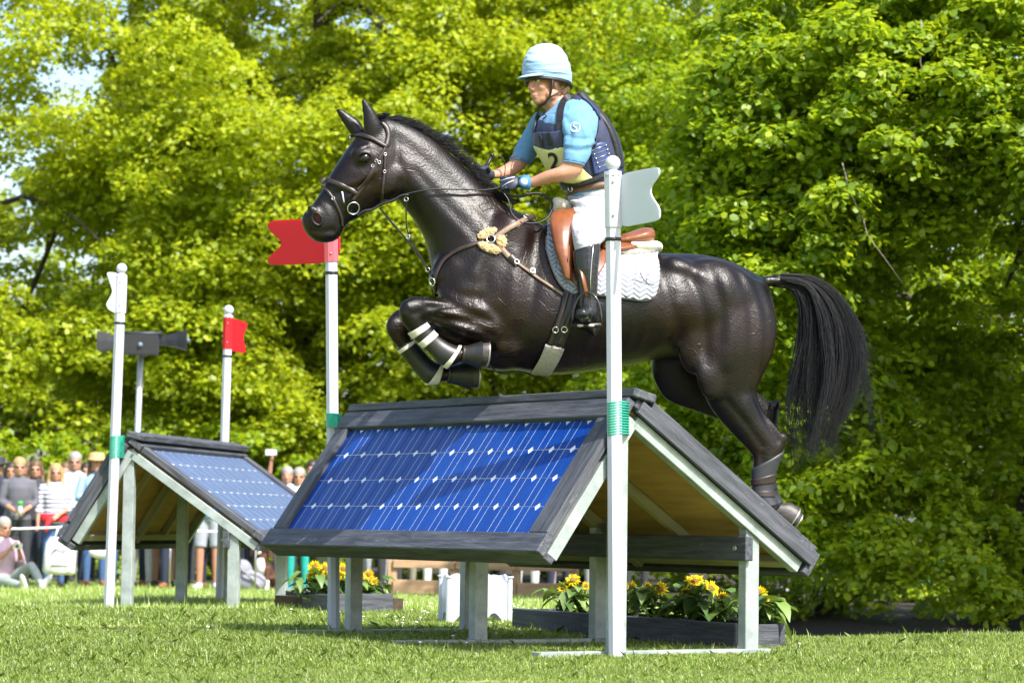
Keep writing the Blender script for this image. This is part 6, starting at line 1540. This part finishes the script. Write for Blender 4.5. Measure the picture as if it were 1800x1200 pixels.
        if not seated:
            mb.ball(an + fd * .055 * k - UPZ * .025 * k, (.135 * k, .046 * k, .042 * k), (fd, fd.cross(UPZ), UPZ)); mb.ball(an - UPZ * .005, (.055 * k, .046 * k, .06 * k), (fd, fd.cross(UPZ), UPZ))
        else:
            mb.ball(an + fd * .06 * k, (.13 * k, .045 * k, .045 * k), (fd, fd.cross(S).normalized(), S)); mb.ball(an, .05 * k)
        mb.build('shoe', shoe or SHOE_D, t, fuse=dict(voxel=.014, smooth=2))
    if not seated: tr.ball(P(0, 0, .93), (.115 * k, .165 * k, .11 * k), (F, S, UPZ))
    else: tr.ball(P(0, 0, .12), (.14 * k, .18 * k, .12 * k), (F, S, UPZ))
    sk.build('body', SKIN, t, fuse=dict(voxel=.0105, smooth=3))
    tp.build('top', top, t, fuse=dict(voxel=.014, smooth=3)); tr.build('trousers' if not shorts else 'shorts', legs, t, fuse=dict(voxel=.014, smooth=3))
    mb = MB(); Hd.ball(mb, -.020, 0, .056, .104, .090, .088)
    if long_hair:
        for y in (1, -1): mb.tube([Hd(-.01, .06 * y, .08), Hd(-.005, .084 * y, .0), Hd(-.015, .088 * y, -.08), Hd(.015, .10 * y, -.17), Hd(.03, .09 * y, -.22)], [.03 * k, .036 * k, .036 * k, .03 * k, .012 * k], 8)
        Hd.ball(mb, -.06, 0, -.06, .06, .085, .13)
    else: Hd.ball(mb, -.05, 0, -.0, .07, .082, .075)
    if hair is not None: mb.build('hair', hair, t, fuse=dict(voxel=.011, smooth=3))
    if glasses:
        mb = MB()
        for y in (1, -1): Hd.ball(mb, .084, .031 * y, .0, .007, .023, .015, 10, 6); mb.tube([Hd(.083, .05 * y, .006), Hd(.0, .082 * y, .006)], .003, 5)
        mb.tube([Hd(.092, -.01, .004), Hd(.092, .01, .004)], .003, 5); mb.build('sunglasses', SHG, t)
    if hat:
        mb = MB(); R = []
        for f, r_, z in ((0, .175, .055), (.2, .11, .068), (.4, .105, .075), (.6, .10, .12), (.8, .085, .145), (1, .03, .15)):
            R.append([Hd(r_ * 1.05 * math.cos(q) - .01, r_ * math.sin(q), z - (.015 * math.cos(2 * q) if f == 0 else 0)) for q in np.linspace(0, 6.2832, 20, endpoint=False)])
        mb.rings(R); mb.build('hat', hat, t)
    return t, P, Hd, k
spectator('person in navy cut off by the left edge of the picture', -4, 822, 36.9, NAVYC, NAVYC, hair=H_DARK, hat=mat('dark_hat', (.02, .02, .025), .8))
_, Pw, _, kw = spectator('woman with short blond hair, grey top and dark sunglasses, hands clasped', 34, 821, 36.4, GREYT, DARKC, SHOE_D, H_BLOND, .25, 'clasp', False, True, sleeve='3q')
spectator('brown-haired person in sunglasses looking over a shoulder behind the grey top', 63, 825, 38.2, DARKC, NAVYC, SHOE_D, H_BROWN, .1, 'down', True, True)
_, Ps, _, ks = spectator('woman with long blond hair in a striped top holding a white bag', 98, 831, 36.6, STRI, DENIM, SHOE_D, H_BLOND, .2, ('clasp', 'down'), True, True, sleeve='3q')
spectator('grey-haired man in pale blue shirt and sunglasses behind the striped top', 132, 812, 38.0, PALEB, NAVYC, SHOE_D, H_WHITE, .1, 'down', False, True)
spectator('person in a wide straw hat and blue jeans beside the left jump', 170, 815, 37.3, cloth('light_denim', (.25, .40, .60)), DENIM, SHOE_B, H_BROWN, .1, 'fold', True, False, STRAW, sleeve='long')
_, Pm, Hm_, km = spectator('man in a pink shirt sitting on the grass with a camera', 6, 940, 35.0, PINK, SAGE, SHOE_W, H_WHITE, .7, 'camera', False, True, seated=True, k=1.0, sleeve='3q')
spectator('spectator in loose grey trousers behind the left jump', 252, 818, 37.2, WHT, GREYL, SHOE_D, H_BROWN)
spectator('spectator in black trousers and brown shoes behind the left jump', 268, 822, 38.0, DARKC, NAVYC, SHOE_B, H_DARK)
spectator('spectator with bare legs behind the left jump posts', 290, 818, 37.5, PALEB, PURP, SHOE_D, H_BLOND, shorts=True)
spectator('spectator in navy jeans and tan boots behind the middle post', 307, 822, 36.8, DARKC, NAVYC, SHOE_B, H_BROWN)
spectator('spectator in dark blue jeans and tan boots under the jump roof', 346, 822, 37.1, NAVYC, NAVYC, SHOE_B, H_BROWN)
spectator('spectator in a bright blue top and grey shorts with white trainers', 369, 812, 36.7, BLUE, cloth('grey_shorts', (.28, .30, .35)), SHOE_W, H_DARK, shorts=True, sleeve='half')
spectator('spectator in dark navy clothes holding the spaniel', 450, 850, 37.4, NAVYC, NAVYC, SHOE_D, H_BROWN)
spectator('spectator in mauve leggings and white trainers by the spaniel', 478, 858, 37.0, DARKC, PURP, SHOE_W, H_BROWN)
_, Pr, _, kr = spectator('spectator lifting a phone above the crowd', 505, 836, 38.6, PALEB, DARKC, SHOE_D, H_WHITE, arms=('down', 'raise'), sleeve='half')
spectator('white-haired spectator in teal trousers and blue shoes', 526, 838, 36.9, WHT, TEAL, SHOE_BL, H_WHITE, glasses=True, sleeve='3q', shorts=False)
spectator('spectator all in black next to the teal trousers', 549, 826, 37.6, DARKC, DARKC, SHOE_D, H_DARK)
for u, Y, tp, lg, sh, lab in [(662, 37.8, WHT, GREYL, SHOE_D, 'spectator in grey trousers left of the low rail fence'), (688, 37, DARKC, DARKC, SHOE_D, 'spectator in dark trousers by the rail fence post'), (742, 38.5, DGREEN, KHAKI, SHOE_D, 'spectator in khaki behind the rail fence'), (768, 37.6, WHT, WHT, SHOE_W, 'spectator in white behind the rail fence'), (795, 38.2, PALEB, DENIM, SHOE_W, 'spectator in blue jeans left of the white planter'), (870, 38, REDC, DARKC, SHOE_D, 'spectator in dark trousers behind the white planter'),
        (928, 36.9, WHT, cloth('pale_trousers', (.55, .53, .56)), SHOE_W, 'spectator in pale trousers right of the white planter'), (958, 38.4, REDC, PINK, SHOE_D, 'spectator in pink behind the rail fence end'), (985, 37.5, PALEB, NAVYC, SHOE_D, 'spectator in navy trousers above the long flower box'), (1022, 38.3, WHT, GREYL, SHOE_W, 'spectator in grey above the left sunflower plant'), (1120, 38.4, NAVYC, DARKC, SHOE_W, 'spectator in black right of the white pole'), (1362, 39, WHT, DARKC, SHOE_W, 'spectator in dark trousers right of the rear post')]:
    spectator(lab, u, 812, Y, tp, lg, sh, rnd.choice([H_BROWN, H_BLOND, H_DARK, H_WHITE]), rnd.uniform(-.4, .4), rnd.choice(['down', 'clasp', 'fold']))
for i_, (u, Y, tp, lg, lab) in enumerate([(20, 39.4, NAVYC, DARKC, 'dark-haired spectator in the second row at far left'), (50, 40, DGREEN, NAVYC, 'second-row spectator in green between the front two women'), (115, 39.6, DARKC, DARKC, 'second-row spectator in black behind the striped top'), (152, 40, NAVYC, NAVYC, 'second-row spectator in navy left of the straw hat'), (215, 39.5, PALEB, DENIM, 'second-row spectator in denim behind the white pole'), (328, 39.4, GREYT, DARKC, 'second-row spectator in charcoal behind the left jump'), (392, 39.6, NAVYC, DARKC, 'second-row spectator in navy behind the red flag pole'), (418, 40, DARKC, NAVYC, 'second-row spectator in black behind the right post')]):
    spectator(lab, u, 828 if u < 200 else 836, Y, tp, lg, SHOE_D, [H_DARK, H_BROWN, H_BROWN, H_DARK][i_ % 4], .1, 'down', i_ % 2 == 0, i_ % 3 == 0)
for u, v, Y, tp, lab in [(1468, 975, 37, NAVYC, 'seated spectator in navy behind the drooping branches'), (1525, 950, 37.5, WHT, 'seated spectator in white glimpsed through the leaves'), (1512, 1020, 35.5, REDC, 'seated spectator in red under the leaves'), (1632, 1018, 36, TEAL, 'seated spectator in teal under the big tree')]:
    spectator(lab, u, v, Y, tp, NAVYC, SHOE_D, H_BLOND, -.3, 'clasp', seated=True, k=1.0)
# things the spectators hold or wear loose
mb = MB(); c = Pw(.29, 0, 1.05); BT = thing('bottle', c, 'small bottle with a green cap held by the grey-topped woman', 'bottle'); mb.tube([c - UPZ * .09, c, c + UPZ * .05], [.033, .033, .02], 12); mb.build('flask', mat('clear_plastic', (.4, .45, .42), .15), BT); mb = MB(); mb.tube([c + UPZ * .05, c + UPZ * .10], .03, 10); mb.build('cap', mat('green_cap', (.03, .45, .05), .4), BT)
JK = thing('jacket', Ps(0, 0, .95), 'red jacket tied around the waist of the striped-top woman', 'jacket'); mb = MB()
mb.rings([[Ps(rx * math.cos(q), rx * 1.35 * math.sin(q), z) for q in np.linspace(0, 6.2832, 18, endpoint=False)] for z, rx in ((1.04, .135), (.98, .15), (.92, .152))]); mb.tube([Ps(.05, .19, .98), Ps(.03, .22, .8), Ps(.0, .24, .55)], [.05, .075, .06], 10); mb.tube([Ps(.13, -.06, .98), Ps(.17, -.10, .88), Ps(.15, -.13, .78)], [.04, .045, .03], 8)
mb.build('knotted_cloth', REDC, JK, fuse=dict(voxel=.014, smooth=3))
def carrier():
    u0 = at(108, 975, 36.2); c = Vector((u0.x, 36.1, u0.z)); t = thing('carrier_bag', c - UPZ * .24, 'white plastic carrier bag with a dark printed emblem', 'bag')
    R = []
    for z, w, d in ((-.24, .17, .05), (-.2, .215, .085), (0, .205, .075), (.15, .185, .05), (.22, .12, .03)):
        R.append([c + Vector((w * math.copysign(abs(math.cos(q)) ** .7, math.cos(q)) + .01 * math.sin(9 * q + z * 20), d * math.sin(q), z + .012 * math.sin(5 * q))) for q in np.linspace(0, 6.2832, 22, endpoint=False)])
    mb = MB(); mb.rings(R); mb.build('bag_body', mat('bag_plastic', (.72, .72, .74), .4, var=.06, scale=6, bump=.8, bscale=7), t)
    mb = MB(); mb.tube([c + Vector((-.08, 0, .2)), c + Vector((-.03, 0, .36)), c + Vector((.03, 0, .36)), c + Vector((.08, 0, .2))], .012, 6); mb.build('handle', WHT, t)
    mb = MB(); mb.tube([c + Vector((.0 + .10 * math.cos(q), -.088, -.02 + .11 * math.sin(q))) for q in np.linspace(2.9, .6, 12)], .010, 5); mb.tube([c + Vector((-.10, -.09, -.13)), c + Vector((.12, -.09, -.13))], .006, 5); mb.tube([c + Vector((.0, -.088, .03)), c + Vector((-.05, -.09, -.07)), c + Vector((.06, -.09, -.07)), c + Vector((0, -.088, .03))], .004, 5); mb.build('printed_emblem', mat('print_grey', (.12, .13, .17), .6), t)
carrier()
mb = MB(); c = Pm(.34, .0, 1.38 - .84); CM = thing('camera_compact', c, 'small silver camera in the seated man hands', 'camera'); mb.box(c, (.055, .016, .034)); mb.build('camera_body', STEEL, CM, smooth=False); mb = MB(); mb.tube([c - Vector((0, .016, 0)), c - Vector((0, .04, 0))], .02, 12); mb.build('lens', BLACKF, CM)
mb = MB(); c = Pr(.19, -.22, 1.93); PH = thing('phone', c, 'white phone held up above the crowd', 'phone'); mb.box(c, (.075, .006, .038)); mb.build('phone_case', WHT, PH, smooth=False); mb = MB(); mb.ball(c + Vector((.05, -.007, .02)), .006, nu=8, nv=5); mb.build('phone_lens', BLACKF, PH)
u0 = at(178, 970, 36.9); HBG = thing('shoulder_bag', u0, 'white shoulder bag at the hip of the straw-hatted person', 'bag'); mb = MB(); mb.ball(u0, (.17, .07, .085)); mb.tube([u0 + Vector((-.15, 0, .04)), u0 + Vector((0, .05, .4))], .012, 6); mb.build('bag_body', WHT, HBG, fuse=dict(voxel=.012, smooth=3))
# spaniel
def dog():
    p = at(461, 1030, 36.2); g = G(p.x, 36.2); t = thing('dog', g, 'brown and white spaniel sitting among the spectators', 'dog')
    f = Vector((-.15, -1, 0)).normalized(); s = UPZ.cross(f); P = lambda x, y, z: g + f * x + s * y + UPZ * z
    BRN = mat('spaniel_brown', (.075, .028, .016), .7, var=.4, scale=20, bump=.6, bscale=60); WTE = mat('spaniel_white', (.62, .58, .54), .8, bump=.6, bscale=60)
    mb = MB()
    mb.tube([P(-.22, 0, .13), P(-.12, 0, .20), P(0, 0, .30), P(.05, 0, .40), P(.10, 0, .50)], [.11, .135, .12, .09, .065], 12)
    mb.ball(P(.12, 0, .56), (.085, .075, .075), (f, s, UPZ)); mb.tube([P(.17, 0, .55), P(.24, 0, .52), P(.275, 0, .515)], [.05, .038, .028], 10)
    for y in (1, -1):
        mb.tube([P(.05, .07 * y, .32), P(.07, .075 * y, .16), P(.07, .075 * y, .03), P(.11, .075 * y, .02)], [.05, .034, .028, .03], 8)
        mb.tube([P(-.16, .09 * y, .18), P(-.02, .13 * y, .16), P(-.10, .13 * y, .05), P(.02, .13 * y, .025)], [.09, .06, .035, .03], 8)
        mb.tube([P(.10, .07 * y, .60), P(.09, .105 * y, .54), P(.09, .115 * y, .45)], [.025, .04, .032], 8)
    mb.tube([P(-.28, 0, .10), P(-.36, .06, .06), P(-.42, .14, .06)], [.03, .022, .012], 6)
    mb.build('body', BRN, t, fuse=dict(voxel=.011, smooth=3))
    mb = MB(); mb.tube([P(.175, 0, .625), P(.205, 0, .585), P(.24, 0, .55), P(.285, 0, .525)], [.012, .016, .026, .026], 8); mb.ball(P(.255, 0, .51), (.04, .042, .032), (f, s, UPZ)); mb.build('white_blaze', WTE, t, fuse=dict(voxel=.008, smooth=2))
    mb = MB(); mb.tube([P(.14, 0, .44), P(.13, 0, .34), P(.10, 0, .22)], [.045, .065, .045], 10); mb.build('white_chest', WTE, t)
    for y in (1, -1):
        mb = MB(); mb.tube([P(.085, .075 * y, .16), P(.075, .075 * y, .04), P(.12, .075 * y, .022)], [.034, .032, .034], 8); mb.build('white_foreleg', WTE, t)
        mb = MB(); mb.ball(P(.19, .036 * y, .58), .011, nu=8, nv=6); mb.build('eye', EYE, t)
    mb = MB(); mb.ball(P(.30, 0, .525), (.012, .017, .012), (f, s, UPZ)); mb.build('nose', EYE, t)
    LD = thing('dog_lead', P(.05, 0, .5), 'thin pale lead running up from the spaniel', 'lead'); mb = MB(); mb.tube([P(.05, 0, .47), P(-.05, .05, .75), P(-.6, .1, 1.0)], .008, 5); mb.build('cord', WHT, LD)
dog()
p = at(436, 1035, 36.0); RK = thing('rucksack', G(p.x, 36.0), 'grey rucksack slumped on the grass left of the spaniel', 'bag'); mb = MB(); b_ = G(p.x, 36.0)
mb.ball(b_ + Vector((0, 0, .13)), (.24, .16, .15)); mb.ball(b_ + Vector((-.08, 0, .28)), (.13, .12, .14)); mb.tube([b_ + Vector((-.16, -.1, .34)), b_ + Vector((0, -.2, .24)), b_ + Vector((.18, -.14, .06))], .02, 6); mb.build('sack', cloth('rucksack_grey', (.22, .22, .27)), RK, fuse=dict(voxel=.014, smooth=3))
bpy.data.scenes.remove(TMPS)
